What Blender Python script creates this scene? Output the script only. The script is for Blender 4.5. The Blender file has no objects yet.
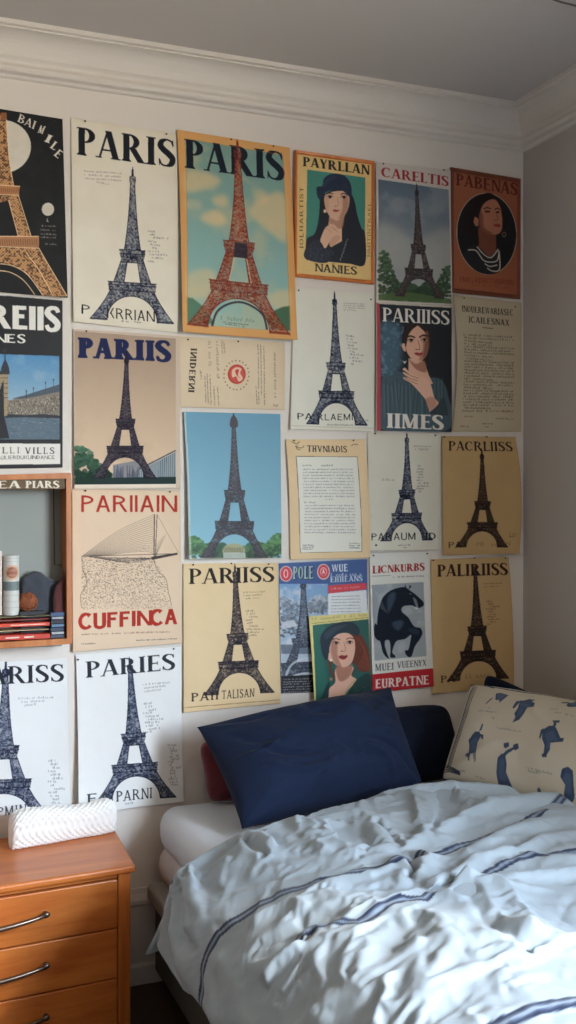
import bpy, bmesh, math, random
import numpy as np
from mathutils import Vector, Matrix, noise as mnoise

# ------------------------------------------------------------------ basics
F, HX, HY = 1064.0, 288.0, 500.0          # focal length and horizon of the photograph (px)
CAM_Z, D, XR, CEIL = 1.35, 2.93, 1.995, 2.60  # eye height, back wall, right wall, ceiling
CA, SA = 0.9285, 0.3711
FLOOR_BACK, XL = -1.5, -1.7
scene = bpy.context.scene
COL = scene.collection

def ray(px, py):
    u = (px - HX) / F; v = (HY - py) / F
    return Vector((CA*u + SA, -SA*u + CA, v))
def on_y(px, py, Y=D):
    r = ray(px, py); t = Y / r.y
    return Vector((r.x*t, Y, CAM_Z + r.z*t))
def on_z(px, py, z):
    r = ray(px, py); t = (z - CAM_Z) / r.z
    return Vector((r.x*t, r.y*t, z))
def lin(c):
    return tuple((x/12.92 if x <= 0.04045 else ((x+0.055)/1.055)**2.4) for x in c)
def rgb(r, g, b):
    return (r/255.0, g/255.0, b/255.0)

# ------------------------------------------------------------------ materials
def mat(name, color, rough=0.6, metal=0.0, bump=0.0, bscale=60.0, var=0.0, vscale=4.0, sheen=0.0, spec=0.5, stretch=None, coat=0.0):
    m = bpy.data.materials.new(name); m.use_nodes = True
    nt = m.node_tree; b = nt.nodes['Principled BSDF']
    c = lin(color)
    b.inputs['Base Color'].default_value = (*c, 1)
    b.inputs['Roughness'].default_value = rough
    b.inputs['Metallic'].default_value = metal
    b.inputs['Specular IOR Level'].default_value = spec
    if sheen: b.inputs['Sheen Weight'].default_value = sheen
    if coat: b.inputs['Coat Weight'].default_value = coat
    tc = nt.nodes.new('ShaderNodeTexCoord'); mp = nt.nodes.new('ShaderNodeMapping')
    nt.links.new(tc.outputs['Object'], mp.inputs['Vector'])
    if stretch: mp.inputs['Scale'].default_value = stretch
    if var:
        n = nt.nodes.new('ShaderNodeTexNoise'); n.inputs['Scale'].default_value = vscale; n.inputs['Detail'].default_value = 5
        nt.links.new(mp.outputs[0], n.inputs['Vector'])
        r = nt.nodes.new('ShaderNodeValToRGB')
        r.color_ramp.elements[0].position = .3; r.color_ramp.elements[1].position = .7
        r.color_ramp.elements[0].color = (*[max(0, x*(1-var)) for x in c], 1)
        r.color_ramp.elements[1].color = (*[min(1, x*(1+var)) for x in c], 1)
        nt.links.new(n.outputs['Fac'], r.inputs['Fac']); nt.links.new(r.outputs['Color'], b.inputs['Base Color'])
    if bump:
        n = nt.nodes.new('ShaderNodeTexNoise'); n.inputs['Scale'].default_value = bscale; n.inputs['Detail'].default_value = 4
        nt.links.new(mp.outputs[0], n.inputs['Vector'])
        bp = nt.nodes.new('ShaderNodeBump'); bp.inputs['Strength'].default_value = bump; bp.inputs['Distance'].default_value = .002
        nt.links.new(n.outputs['Fac'], bp.inputs['Height']); nt.links.new(bp.outputs['Normal'], b.inputs['Normal'])
    return m

def attr_mat(name, rough=0.6, bump=0.1, bscale=150., spec=0.35, sheen=0.0, coat=0.0):
    """prints: the ink colour lives in the surface's colour attribute"""
    m = bpy.data.materials.new(name); m.use_nodes = True
    nt = m.node_tree; b = nt.nodes['Principled BSDF']
    a = nt.nodes.new('ShaderNodeAttribute'); a.attribute_name = 'print'
    nt.links.new(a.outputs['Color'], b.inputs['Base Color'])
    b.inputs['Roughness'].default_value = rough; b.inputs['Specular IOR Level'].default_value = spec
    if sheen: b.inputs['Sheen Weight'].default_value = sheen
    if coat: b.inputs['Coat Weight'].default_value = coat; b.inputs['Coat Roughness'].default_value = .3
    tc = nt.nodes.new('ShaderNodeTexCoord')
    n = nt.nodes.new('ShaderNodeTexNoise'); n.inputs['Scale'].default_value = bscale; n.inputs['Detail'].default_value = 4
    nt.links.new(tc.outputs['Object'], n.inputs['Vector'])
    bp = nt.nodes.new('ShaderNodeBump'); bp.inputs['Strength'].default_value = bump; bp.inputs['Distance'].default_value = .002
    nt.links.new(n.outputs['Fac'], bp.inputs['Height']); nt.links.new(bp.outputs['Normal'], b.inputs['Normal'])
    return m

def wood_mat(name, c1, c2, rough=.35, axis='X', coat=.15, scale=1.0):
    m = bpy.data.materials.new(name); m.use_nodes = True
    nt = m.node_tree; b = nt.nodes['Principled BSDF']
    tc = nt.nodes.new('ShaderNodeTexCoord'); mp = nt.nodes.new('ShaderNodeMapping')
    nt.links.new(tc.outputs['Object'], mp.inputs['Vector'])
    s = {'X': (1.2, 14, 14), 'Z': (14, 14, 1.2), 'Y': (14, 1.2, 14)}[axis]
    mp.inputs['Scale'].default_value = tuple(k*scale for k in s)
    n = nt.nodes.new('ShaderNodeTexNoise'); n.inputs['Scale'].default_value = 2.2; n.inputs['Detail'].default_value = 8; n.inputs['Distortion'].default_value = .6
    nt.links.new(mp.outputs[0], n.inputs['Vector'])
    n2 = nt.nodes.new('ShaderNodeTexNoise'); n2.inputs['Scale'].default_value = 14; n2.inputs['Detail'].default_value = 4
    nt.links.new(mp.outputs[0], n2.inputs['Vector'])
    mx = nt.nodes.new('ShaderNodeMath'); mx.operation = 'MULTIPLY_ADD'; mx.inputs[1].default_value = .25
    nt.links.new(n2.outputs['Fac'], mx.inputs[0]); nt.links.new(n.outputs['Fac'], mx.inputs[2])
    r = nt.nodes.new('ShaderNodeValToRGB')
    r.color_ramp.elements[0].position = .42; r.color_ramp.elements[1].position = .85
    r.color_ramp.elements[0].color = (*lin(c1), 1); r.color_ramp.elements[1].color = (*lin(c2), 1)
    nt.links.new(mx.outputs[0], r.inputs['Fac']); nt.links.new(r.outputs['Color'], b.inputs['Base Color'])
    b.inputs['Roughness'].default_value = rough; b.inputs['Coat Weight'].default_value = coat; b.inputs['Coat Roughness'].default_value = .25
    bp = nt.nodes.new('ShaderNodeBump'); bp.inputs['Strength'].default_value = .05; bp.inputs['Distance'].default_value = .001
    nt.links.new(n2.outputs['Fac'], bp.inputs['Height']); nt.links.new(bp.outputs['Normal'], b.inputs['Normal'])
    return m

# ------------------------------------------------------------------ object helpers
def tag(o, label=None, cat=None, group=None, kind=None):
    if label: o['label'] = label
    if cat: o['category'] = cat
    if group: o['group'] = group
    if kind: o['kind'] = kind
    return o
def empty(name, loc, rz=0):
    o = bpy.data.objects.new(name, None); COL.objects.link(o)
    o.location = loc; o.rotation_euler = (0, 0, rz); o.empty_display_size = .05
    return o
def link(name, me, parent=None, loc=None):
    """verts of me are in world space unless loc given; parenting keeps them there"""
    o = bpy.data.objects.new(name, me); COL.objects.link(o)
    if parent is not None:
        o.parent = parent
    if loc is not None: o.location = loc
    return o
def bm_obj(name, bm, m, parent=None, smooth=False, local=False):
    """bmesh in world space; re-expressed in its parent's frame so the part sits where it was modelled"""
    if parent is not None and not local:
        mw = Matrix.LocRotScale(parent.location, parent.rotation_euler, None)
        if parent.parent is not None:
            pp = parent.parent
            mw = Matrix.LocRotScale(pp.location, pp.rotation_euler, None) @ mw
        bm.transform(mw.inverted())
    bmesh.ops.recalc_face_normals(bm, faces=bm.faces)
    me = bpy.data.meshes.new(name); bm.to_mesh(me); bm.free()
    if smooth:
        for p in me.polygons: p.use_smooth = True
    if m: me.materials.append(m)
    return link(name, me, parent)

def box(bm, lo, hi, bevel=0.0, mtx=None, seg=2):
    g = bmesh.ops.create_cube(bm, size=1.0)
    vs = g['verts']
    for v in vs:
        v.co = Vector((lo[i] + (v.co[i]+.5)*(hi[i]-lo[i]) for i in range(3)))
    if bevel:
        es = list({e for v in vs for e in v.link_edges})
        r = bmesh.ops.bevel(bm, geom=es, offset=bevel, segments=seg, affect='EDGES', profile=.5)
        vs = list({v for f in r['faces'] for v in f.verts} | {v for v in vs if v.is_valid})
    if mtx is not None:
        for v in vs: v.co = mtx @ v.co
    return vs

def tube(bm, pts, r, n=10, cap=True, rs=None):
    pts = [Vector(p) for p in pts]; rings = []
    for i, p in enumerate(pts):
        d = (pts[min(i+1, len(pts)-1)] - pts[max(i-1, 0)]).normalized()
        a = Vector((0, 0, 1)) if abs(d.z) < .9 else Vector((1, 0, 0))
        x = d.cross(a).normalized(); y = d.cross(x).normalized()
        rr = rs[i] if rs else r
        rings.append([bm.verts.new(p + x*rr*math.cos(2*math.pi*k/n) + y*rr*math.sin(2*math.pi*k/n)) for k in range(n)])
    for a, b in zip(rings, rings[1:]):
        for k in range(n): bm.faces.new((a[k], a[(k+1) % n], b[(k+1) % n], b[k]))
    if cap: bm.faces.new(rings[0][::-1]); bm.faces.new(rings[-1])

def lathe(bm, prof, center, n=24, axis='Z'):
    rings = []
    for r, h in prof:
        ring = []
        for k in range(n):
            a = 2*math.pi*k/n
            if axis == 'Z': p = Vector((r*math.cos(a), r*math.sin(a), h))
            else: p = Vector((r*math.cos(a), -h, r*math.sin(a)))
            ring.append(bm.verts.new(Vector(center) + p))
        rings.append(ring)
    for a, b in zip(rings, rings[1:]):
        for k in range(n): bm.faces.new((a[k], a[(k+1) % n], b[(k+1) % n], b[k]))
    bm.faces.new(rings[0][::-1]); bm.faces.new(rings[-1])

def grid_mesh(name, P, C=None, back=None, loop_close=False):
    """P: (ny,nx,3) front points, C: (ny,nx,3) sRGB ink, back: (ny,nx,3) coarse back points. Returns mesh."""
    ny, nx = P.shape[:2]
    idx = np.arange(ny*nx).reshape(ny, nx)
    quads = np.stack([idx[:-1, :-1], idx[1:, :-1], idx[1:, 1:], idx[:-1, 1:]], -1).reshape(-1, 4)
    verts = P.reshape(-1, 3); cols = None if C is None else C.reshape(-1, 3)
    if back is not None:
        # skirt + back, sharing the rim with a stepped-down copy of it
        st = max(1, min(nx, ny)//24)
        ring = np.concatenate([idx[0, :-1], idx[:-1, -1], idx[-1, ::-1][:-1], idx[::-1, 0][:-1]])
        bring = back.reshape(-1, 3)[ring]
        o = len(verts); n = len(ring)
        b = o + np.arange(n)
        q2 = np.stack([ring, np.roll(ring, -1), np.roll(b, -1), b], -1)
        verts = np.concatenate([verts, bring]); quads = np.concatenate([quads, q2])
        ys = np.unique(np.append(np.arange(0, ny, st), ny-1)); xs = np.unique(np.append(np.arange(0, nx, st), nx-1))
        B = back[np.ix_(ys, xs)]
        bi = len(verts) + np.arange(len(ys)*len(xs)).reshape(len(ys), len(xs))
        q3 = np.stack([bi[:-1, :-1], bi[:-1, 1:], bi[1:, 1:], bi[1:, :-1]], -1).reshape(-1, 4)
        verts = np.concatenate([verts, B.reshape(-1, 3)]); quads = np.concatenate([quads, q3])
        if cols is not None:
            paper = np.median(cols, axis=0)
            paper = np.clip(np.maximum(paper, .55), 0, 1)
            cols = np.concatenate([cols, cols[ring], np.tile(paper, (len(ys)*len(xs), 1))])
    me = bpy.data.meshes.new(name)
    me.vertices.add(len(verts)); me.vertices.foreach_set('co', verts.astype(np.float32).ravel())
    nq = len(quads)
    me.loops.add(nq*4); me.loops.foreach_set('vertex_index', quads.astype(np.int32).ravel())
    me.polygons.add(nq)
    me.polygons.foreach_set('loop_start', np.arange(0, nq*4, 4, dtype=np.int32))
    me.update(calc_edges=True)
    me.polygons.foreach_set('use_smooth', np.ones(nq, dtype=bool))
    if cols is not None:
        at = me.color_attributes.new('print', 'FLOAT_COLOR', 'POINT')
        c = np.clip(cols, 0, 1); l = np.where(c <= .04045, c/12.92, ((c+.055)/1.055)**2.4)
        at.data.foreach_set('color', np.concatenate([l, np.ones((len(l), 1))], 1).astype(np.float32).ravel())
    return me
# ------------------------------------------------------------------ the room shell
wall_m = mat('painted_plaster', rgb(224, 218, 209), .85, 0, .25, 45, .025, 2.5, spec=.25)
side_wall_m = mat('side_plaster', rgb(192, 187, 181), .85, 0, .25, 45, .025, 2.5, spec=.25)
far_wall_m = mat('low_bounce_plaster', rgb(118, 110, 104), .85, 0, .25, 45, .025, 2.5, spec=.25)  # unseen walls, colour darkened to cut bounced light and deepen shade
ceil_m = mat('ceiling_paint', rgb(204, 200, 196), .9, 0, .15, 40, .02, 1.5, spec=.2)
cornice_m = mat('cornice_paint', rgb(222, 217, 208), .6, 0, .08, 30, .015, 3, spec=.3)
trim_m = mat('trim_paint', rgb(206, 202, 194), .45, 0, .05, 30)
floor_m = wood_mat('dark_floorboards', rgb(44, 30, 22), rgb(78, 54, 38), .5, 'Y', .05, .6)

def struct(name, bm, m, smooth=False):
    o = bm_obj(name, bm, m, None, smooth); o['kind'] = 'structure'; return o
WY0, WY1, WZ0, WZ1 = -1.15, 0.55, 0.95, 2.35    # window in the right wall
T = .14
bm = bmesh.new(); box(bm, (XL-T, D, -.1), (XR+T, D+T, CEIL+.1)); struct('wall_back', bm, wall_m)
bm = bmesh.new(); box(bm, (XL-T, FLOOR_BACK-T, -.1), (XL, D, CEIL+.1)); struct('wall_left', bm, far_wall_m)
bm = bmesh.new(); box(bm, (XL, FLOOR_BACK-T, -.1), (XR+T, FLOOR_BACK, CEIL+.1)); struct('wall_front', bm, far_wall_m)
bm = bmesh.new()
for lo, hi in (((XR, FLOOR_BACK, -.1), (XR+T, WY0, CEIL+.1)), ((XR, WY1, -.1), (XR+T, D, CEIL+.1)), ((XR, WY0, -.1), (XR+T, WY1, WZ0)), ((XR, WY0, WZ1), (XR+T, WY1, CEIL+.1))):
    box(bm, lo, hi)
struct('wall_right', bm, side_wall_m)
bm = bmesh.new(); box(bm, (XL-T, FLOOR_BACK-T, -.12), (XR+T, D+T, 0)); struct('floor', bm, floor_m)
bm = bmesh.new(); box(bm, (XL-T, FLOOR_BACK-T, CEIL), (XR+T, D+T, CEIL+.12)); struct('ceiling', bm, ceil_m)

# cornice: (out from wall, down from ceiling)
def arc(cx, cy, r, a0, a1, n=7): return [(cx+r*math.cos(math.radians(a0+(a1-a0)*i/n)), cy+r*math.sin(math.radians(a0+(a1-a0)*i/n))) for i in range(n+1)]
prof = [(.0, .0), (.098, .0), (.098, .012), (.088, .014)] + [(.088-.052*math.sin(a), .014+.052*(1-math.cos(a))+.004) for a in [i*math.pi/2/8 for i in range(9)]] + \
       [(.030, .074), (.026, .078), (.026, .086)] + [(.026-.0+.008*math.sin(a), .090+.010*(1-math.cos(a))) for a in (.5, 1.2, 1.9, 2.6)] + [(.014, .112), (.010, .118), (0, .120)]
def cornice(name, to_wall):
    bm = bmesh.new(); cols = []
    for o_, d_ in prof: cols.append([bm.verts.new(p) for p in to_wall(o_, CEIL-d_)])
    for a, b in zip(cols, cols[1:]):
        bm.faces.new((a[0], a[1], b[1], b[0]))
    bm.faces.new([c[0] for c in cols]); bm.faces.new([c[1] for c in cols][::-1])
    struct(name, bm, cornice_m)
cornice('trim_1', lambda o, z: ((XL, D-o, z), (XR-o, D-o, z)))
cornice('trim_2', lambda o, z: ((XR-o, FLOOR_BACK, z), (XR-o, D-o, z)))
# skirting boards
def skirting(name, a, b, nrm):
    a, b, nrm = Vector(a), Vector(b), Vector(nrm); bm = bmesh.new(); cols = []
    for o_, z in ((0, 0), (.026, 0), (.026, .05), (.018, .058), (.018, .215), (.022, .222), (.022, .232), (.012, .25), (.008, .262), (0, .262)):
        cols.append([bm.verts.new(a+nrm*o_+Vector((0, 0, z))), bm.verts.new(b+nrm*o_+Vector((0, 0, z)))])
    for p, q in zip(cols, cols[1:]): bm.faces.new((p[0], p[1], q[1], q[0]))
    bm.faces.new([c[0] for c in cols]); bm.faces.new([c[1] for c in cols][::-1]); struct(name, bm, trim_m)
skirting('baseboard_back', (XL, D, 0), (XR, D, 0), (0, -1, 0))
skirting('baseboard_right', (XR, D-.03, 0), (XR, FLOOR_BACK, 0), (-1, 0, 0))

# window (out of the picture, it lights the bed)
bm = bmesh.new(); fr = .05
for lo, hi in (((XR+.05, WY0, WZ0), (XR+.10, WY0+fr, WZ1)), ((XR+.05, WY1-fr, WZ0), (XR+.10, WY1, WZ1)), ((XR+.05, WY0, WZ0), (XR+.10, WY1, WZ0+fr)), ((XR+.05, WY0, WZ1-fr), (XR+.10, WY1, WZ1)), ((XR+.05, (WY0+WY1)/2-.025, WZ0), (XR+.10, (WY0+WY1)/2+.025, WZ1))):
    box(bm, lo, hi, .004)
struct('window_1', bm, trim_m)
bm = bmesh.new(); box(bm, (XR-.04, WY0-.05, WZ0-.03), (XR+.05, WY1+.05, WZ0), .006); struct('trim_3', bm, trim_m)

# hairline cable across the ceiling, top right
cab = [on_z(549, -2, CEIL-.003), on_z(560, 2, CEIL-.003), on_z(576, 6, CEIL-.003), on_z(600, 14, CEIL-.003)]
bm = bmesh.new(); tube(bm, cab, .0022, 8); o = bm_obj('ceiling_cable', bm, mat('cable_grey', rgb(96, 92, 88), .6), None, True)
tag(o, 'thin grey cable running along the ceiling at top right', 'cable')
# ------------------------------------------------------------------ print raster: ink colours of the posters
def catmull(pts, closed=True, n=8):
    P = [np.array(p, float) for p in pts]; out = []
    N = len(P)
    for i in range(N if closed else N-1):
        if closed: p0, p1, p2, p3 = P[(i-1) % N], P[i], P[(i+1) % N], P[(i+2) % N]
        else: p0, p1, p2, p3 = P[max(i-1, 0)], P[i], P[i+1], P[min(i+2, N-1)]
        for k in range(n):
            t = k/n
            out.append(.5*((2*p1) + (-p0+p2)*t + (2*p0-5*p1+4*p2-p3)*t*t + (-p0+3*p1-3*p2+p3)*t**3))
    if not closed: out.append(P[-1])
    return np.array(out)

def vnoise(h, w, cell, rng, octaves=4):
    out = np.zeros((h, w)); amp = 1.0; tot = 0
    for o in range(octaves):
        c = max(cell/(2**o), 1.0)
        gh, gw = int(h/c)+3, int(w/c)+3
        g = rng.random((gh, gw))
        y = np.arange(h)/c; x = np.arange(w)/c
        yi = y.astype(int); xi = x.astype(int); fy = (y-yi); fx = (x-xi)
        fy = (fy*fy*(3-2*fy))[:, None]; fx = (fx*fx*(3-2*fx))[None, :]
        a = g[np.ix_(yi, xi)]; b = g[np.ix_(yi, xi+1)]; c2 = g[np.ix_(yi+1, xi)]; d = g[np.ix_(yi+1, xi+1)]
        out += amp*((a*(1-fx)+b*fx)*(1-fy) + (c2*(1-fx)+d*fx)*fy); tot += amp; amp *= .5
    return out/tot

def blur(m, r):
    r = int(r)
    if r < 1: return m
    for _ in range(2):
        for ax in (0, 1):
            p = np.concatenate([np.repeat(m.take([0], ax), r, ax), m, np.repeat(m.take([-1], ax), r+1, ax)], ax)
            c = np.cumsum(p, axis=ax)
            n = m.shape[ax]
            hi = c.take(range(2*r, 2*r+n), ax); lo = c.take(range(0, n), ax)
            m = (hi-lo)/(2.0*r)
    return m

SS = 4      # raster samples per photo pixel
class Art:
    def __init__(s, quad, bg, zoom=(0, 0, 1), seed=1):
        """quad: TL, TR, BR, BL in photo px"""
        s.q = [np.array(p, float) for p in quad]; s.z = zoom
        s.W = (np.linalg.norm(s.q[1]-s.q[0]) + np.linalg.norm(s.q[2]-s.q[3]))/2
        s.H = (np.linalg.norm(s.q[3]-s.q[0]) + np.linalg.norm(s.q[2]-s.q[1]))/2
        s.w = int(s.W)*SS; s.h = int(s.H)*SS
        s.rng = np.random.default_rng(seed)
        s.a = np.empty((s.h, s.w, 3)); s.a[:] = bg
        s.mask = None
    def m(s, pts):
        """zoom coords -> canvas px (inverse bilinear)"""
        p = np.atleast_2d(np.array(pts, float))/s.z[2] + np.array(s.z[:2], float)
        A, B, C, Dq = s.q
        u = (p[:, 0]-A[0])/s.W; v = (p[:, 1]-A[1])/s.H
        e1, e2, e3 = B-A, Dq-A, A-B+C-Dq
        for _ in range(5):
            f = A + u[:, None]*e1 + v[:, None]*e2 + (u*v)[:, None]*e3 - p
            ju = e1 + v[:, None]*e3; jv = e2 + u[:, None]*e3
            det = ju[:, 0]*jv[:, 1]-ju[:, 1]*jv[:, 0]
            u = u - (f[:, 0]*jv[:, 1]-f[:, 1]*jv[:, 0])/det
            v = v - (ju[:, 0]*f[:, 1]-ju[:, 1]*f[:, 0])/det
        return np.stack([u*s.w, v*s.h], 1)
    # --- masks
    def pmask(s, poly):
        """even-odd mask of canvas polygon: returns (y0,x0,mask) or None"""
        x0 = max(int(poly[:, 0].min())-1, 0); x1 = min(int(poly[:, 0].max())+2, s.w)
        y0 = max(int(poly[:, 1].min())-1, 0); y1 = min(int(poly[:, 1].max())+2, s.h)
        if x1 <= x0 or y1 <= y0: return None
        X = np.arange(x0, x1)+.5; Y = np.arange(y0, y1)+.5
        m = np.zeros((y1-y0, x1-x0), bool)
        n = len(poly)
        for i in range(n):
            ax, ay = poly[i]; bx, by = poly[(i+1) % n]
            if ay == by: continue
            lo, hi = (ay, by) if ay < by else (by, ay)
            r0 = np.searchsorted(Y, lo, 'left'); r1 = np.searchsorted(Y, hi, 'left')
            if r1 <= r0: continue
            xs = ax + (Y[r0:r1]-ay)*(bx-ax)/(by-ay)
            m[r0:r1] ^= (X[None, :] > xs[:, None])
        return y0, x0, m
    def put(s, y0, x0, al, color):
        h, w = al.shape
        if s.mask is not None:
            s.mask[y0:y0+h, x0:x0+w] = np.maximum(s.mask[y0:y0+h, x0:x0+w], al); return
        r = s.a[y0:y0+h, x0:x0+w]
        c = np.array(color, float) if not (isinstance(color, np.ndarray) and color.ndim == 3) else color[y0:y0+h, x0:x0+w]
        r += (c - r)*al[..., None]
    def fillc(s, poly, color, alpha=1.0):
        r = s.pmask(poly)
        if r: s.put(r[0], r[1], r[2]*float(alpha), color)
    def fill(s, pts, color, alpha=1.0): s.fillc(s.m(pts), color, alpha)
    def soft(s, pts, color, alpha=1.0, r=2, smooth=True):
        """smooth closed outline with a soft edge, r in photo px"""
        p = catmull(pts) if smooth else np.array(pts, float)
        k = s.pmask(s.m(p))
        if not k: return
        M = np.zeros((s.h, s.w)); M[k[0]:k[0]+k[2].shape[0], k[1]:k[1]+k[2].shape[1]] = k[2]
        s.put(0, 0, blur(M, r*SS)*alpha, color)
    def blob(s, pts, color, alpha=1.0): s.fill(catmull(pts), color, alpha)
    def ell(s, cx, cy, rx, ry, color, alpha=1.0, soft=0, rot=0):
        a = np.linspace(0, 2*np.pi, 40, endpoint=False)
        x = rx*np.cos(a); y = ry*np.sin(a); c, d = math.cos(rot), math.sin(rot)
        p = np.stack([cx+x*c-y*d, cy+x*d+y*c], 1)
        if soft: s.soft(p, color, alpha, soft, False)
        else: s.fill(p, color, alpha)
    def linec(s, P, wd, color, alpha=1.0):
        """polyline in canvas px; wd scalar or list (canvas px)"""
        P = np.array(P, float); n = len(P)
        wd = np.full(n, wd) if np.isscalar(wd) else np.array(wd)
        d = np.gradient(P, axis=0) if n > 2 else np.tile(P[1]-P[0], (2, 1))
        L = np.linalg.norm(d, axis=1)+1e-9
        nn = np.stack([-d[:, 1]/L, d[:, 0]/L], 1)*wd[:, None]/2
        a, b = P+nn, P-nn
        for i in range(n-1): s.fillc(np.array([a[i], a[i+1], b[i+1], b[i]]), color, alpha)
    def line(s, pts, wd, color, alpha=1.0, curve=False):
        """wd in photo px"""
        if curve: pts = catmull(pts, False, 6)
        w = wd*SS if np.isscalar(wd) else np.array(wd)*SS
        s.linec(s.m(pts), w, color, alpha)
    def grain(s, amt, cell=1.5):
        n = vnoise(s.h, s.w, cell*SS, s.rng, 2)-.5
        s.a += n[..., None]*amt
    def age(s, amt, color=(.55, .42, .25)):
        """yellowed paper: blotches and darker rim"""
        n = vnoise(s.h, s.w, 40*SS/2, s.rng, 4)
        y = np.linspace(0, 1, s.h)[:, None]; x = np.linspace(0, 1, s.w)[None, :]
        e = np.minimum(np.minimum(x, 1-x)*s.W, np.minimum(y, 1-y)*s.H)
        al = amt*(np.clip((n-.35)*2, 0, 1)*.6 + .8*np.exp(-e/2.5))
        s.a += (np.array(color)-s.a)*np.clip(al, 0, 1)[..., None]
    # --- text
    def text(s, t, O, Xv, Yv, color, T=.17, th=.07, serif=True, alpha=1.0, gap=.1, warp=None):
        """O: baseline start, Xv: vector across the whole word, Yv: cap height vector (zoom coords)"""
        O, Xv, Yv = (np.array(k, float) for k in (O, Xv, Yv))
        gl = [glyph(c, T, th, serif) for c in t]
        tot = sum(g[0] for g in gl)+gap*(len(gl)-1); x = 0
        for adv, polys in gl:
            for p in polys:
                q = np.array(p, float); q[:, 0] = (q[:, 0]+x)/tot
                pts = O + q[:, :1]*Xv + q[:, 1:]*Yv
                if warp is not None: pts = warp(q[:, 0], q[:, 1])
                s.fill(pts, color, alpha)
            x += adv+gap
    def scrib(s, O, Xv, h, color, alpha=.8, dens=1.0, wd=.45):
        """a line of print too small to read: short strokes along a baseline"""
        O = np.array(O, float); Xv = np.array(Xv, float)
        L = np.linalg.norm(Xv); d = Xv/L; n = np.array([d[1], -d[0]])
        x = 0.0
        while x < L-h*.4:
            if s.rng.random() < .17: x += h*.6; continue
            a = O+d*x; k = s.rng.integers(0, 4); w = h*(.35+.3*s.rng.random())
            if k == 0: pts = [a, a+n*h]
            elif k == 1: pts = [a, a+n*h*.7+d*w*.5, a+d*w]
            elif k == 2: pts = [a+n*h*.7, a+d*w*.5, a+n*h+d*w]
            else: pts = [a+n*h*.6+d*w, a+n*h*.3, a+d*w]
            s.linec(s.m(np.array(pts)), wd*SS, color, alpha); x += w+h*.25/dens
    # --- scenery
    def sky(s, pts, top, bot, cloud=None, camt=0, cell=18):
        y = np.linspace(0, 1, s.h)[:, None, None]
        P = s.m(pts); y0, y1 = P[:, 1].min()/s.h, P[:, 1].max()/s.h
        k = np.clip((y-y0)/(y1-y0), 0, 1)
        col = np.array(top)*(1-k)+np.array(bot)*k
        col = np.broadcast_to(col, (s.h, s.w, 3)).copy()
        if cloud is not None:
            n = vnoise(s.h, s.w, cell*SS, s.rng, 5)
            al = np.clip((n-.5)*5, 0, 1)*camt
            col += (np.array(cloud)-col)*al[..., None]
        s.fillc(P, col)
    def trees(s, x0, x1, ybase, hts, c1, c2, seed=0):
        """bushy mass between x0..x1 standing on ybase (zoom coords); hts: crown heights"""
        rng = np.random.default_rng(seed); n = len(hts)
        for i in range(260):
            f = rng.random(); x = x0+(x1-x0)*f
            h = np.interp(f*(n-1), range(n), hts); yy = ybase-h*rng.random()**.7
            r = (x1-x0)*(.05+.05*rng.random())
            k = rng.random(); c = np.array(c1)*(1-k)+np.array(c2)*k
            c = c*(.75+.5*(ybase-yy)/(max(hts)+1e-6))
            s.ell(x, yy, r, r*.8, np.clip(c, 0, 1), .8)
    def tower(s, apex, base, bw, ink, lite, xdir=(1, 0), body=.62, cabin=True, wt=.5, arch=True, dens=1.0, lattice=None):
        """lattice tower in print. apex/base: zoom coords of tip and of the middle between the feet; bw half width"""
        apex = np.array(apex, float); base = np.array(base, float); xd = np.array(xdir, float)*bw
        Q = lambda a, t: apex+(base-apex)*t+xd*a
        T_ = [0, .045, .05, .085, .09, .2, .3, .4, .5, .535]
        W_ = [.012, .02, .065, .07, .05, .07, .095, .128, .175, .20]
        W = lambda t: np.interp(t, [*T_, .60, .68, .75, .80, .86, .93, 1.0], [*W_, .265, .36, .45, .52, .63, .8, 1.0])
        parts = []
        tt = np.array(T_[4:] if not cabin else T_)
        parts.append([Q(-W(t), t) for t in tt]+[Q(W(t), t) for t in tt[::-1]])
        parts.append([Q(-.31, .53), Q(.31, .53), Q(.30, .56), Q(.265, .60), Q(-.265, .60), Q(-.30, .56)])
        Wi = lambda t: np.interp(t, [.60, .75], [.115, .20])
        for g in (-1, 1):
            t2 = np.linspace(.59, .76, 5)
            parts.append([Q(g*W(t), t) for t in t2]+[Q(g*Wi(t), t) for t in t2[::-1]])
        parts.append([Q(-.265, .595), Q(.265, .595), Q(.28, .615), Q(-.28, .615)])
        parts.append([Q(-.575, .745), Q(.575, .745), Q(.56, .80), Q(-.56, .80)])
        aw, at = .60, .835
        for g in (-1, 1):
            t3 = np.linspace(.79, 1.0, 8)
            an = np.linspace(0, np.pi/2, 14)
            parts.append([Q(g*W(t), t) for t in t3]+[Q(g*aw*math.cos(a), 1-(1-at)*math.sin(a)) for a in an]+[Q(0, .79)])
        s.mask = np.zeros((s.h, s.w))
        for p in parts: s.fill(p, None)
        M = s.mask
        # lattice
        s.mask = np.zeros((s.h, s.w)); lw = wt*.8
        def X(a0, b0, a1, b1, n, t0, t1):
            ts = np.linspace(t0, t1, n+1)
            for i in range(n):
                ta, tb = ts[i], ts[i+1]
                la, lb, ra, rb = a0(ta), a0(tb), a1(ta), a1(tb)
                s.line([Q(la, ta), Q(rb, tb)], lw, None); s.line([Q(ra, ta), Q(lb, tb)], lw, None)
                s.line([Q(lb, tb), Q(rb, tb)], lw*.8, None)
        nn = lambda k: max(3, int(k*dens))
        X(lambda t: -W(t), 0, lambda t: W(t), 0, nn(16), .1, .54)
        X(lambda t: -W(t)*.5, 0, lambda t: W(t)*.5, 0, nn(22), .1, .54)
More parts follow.
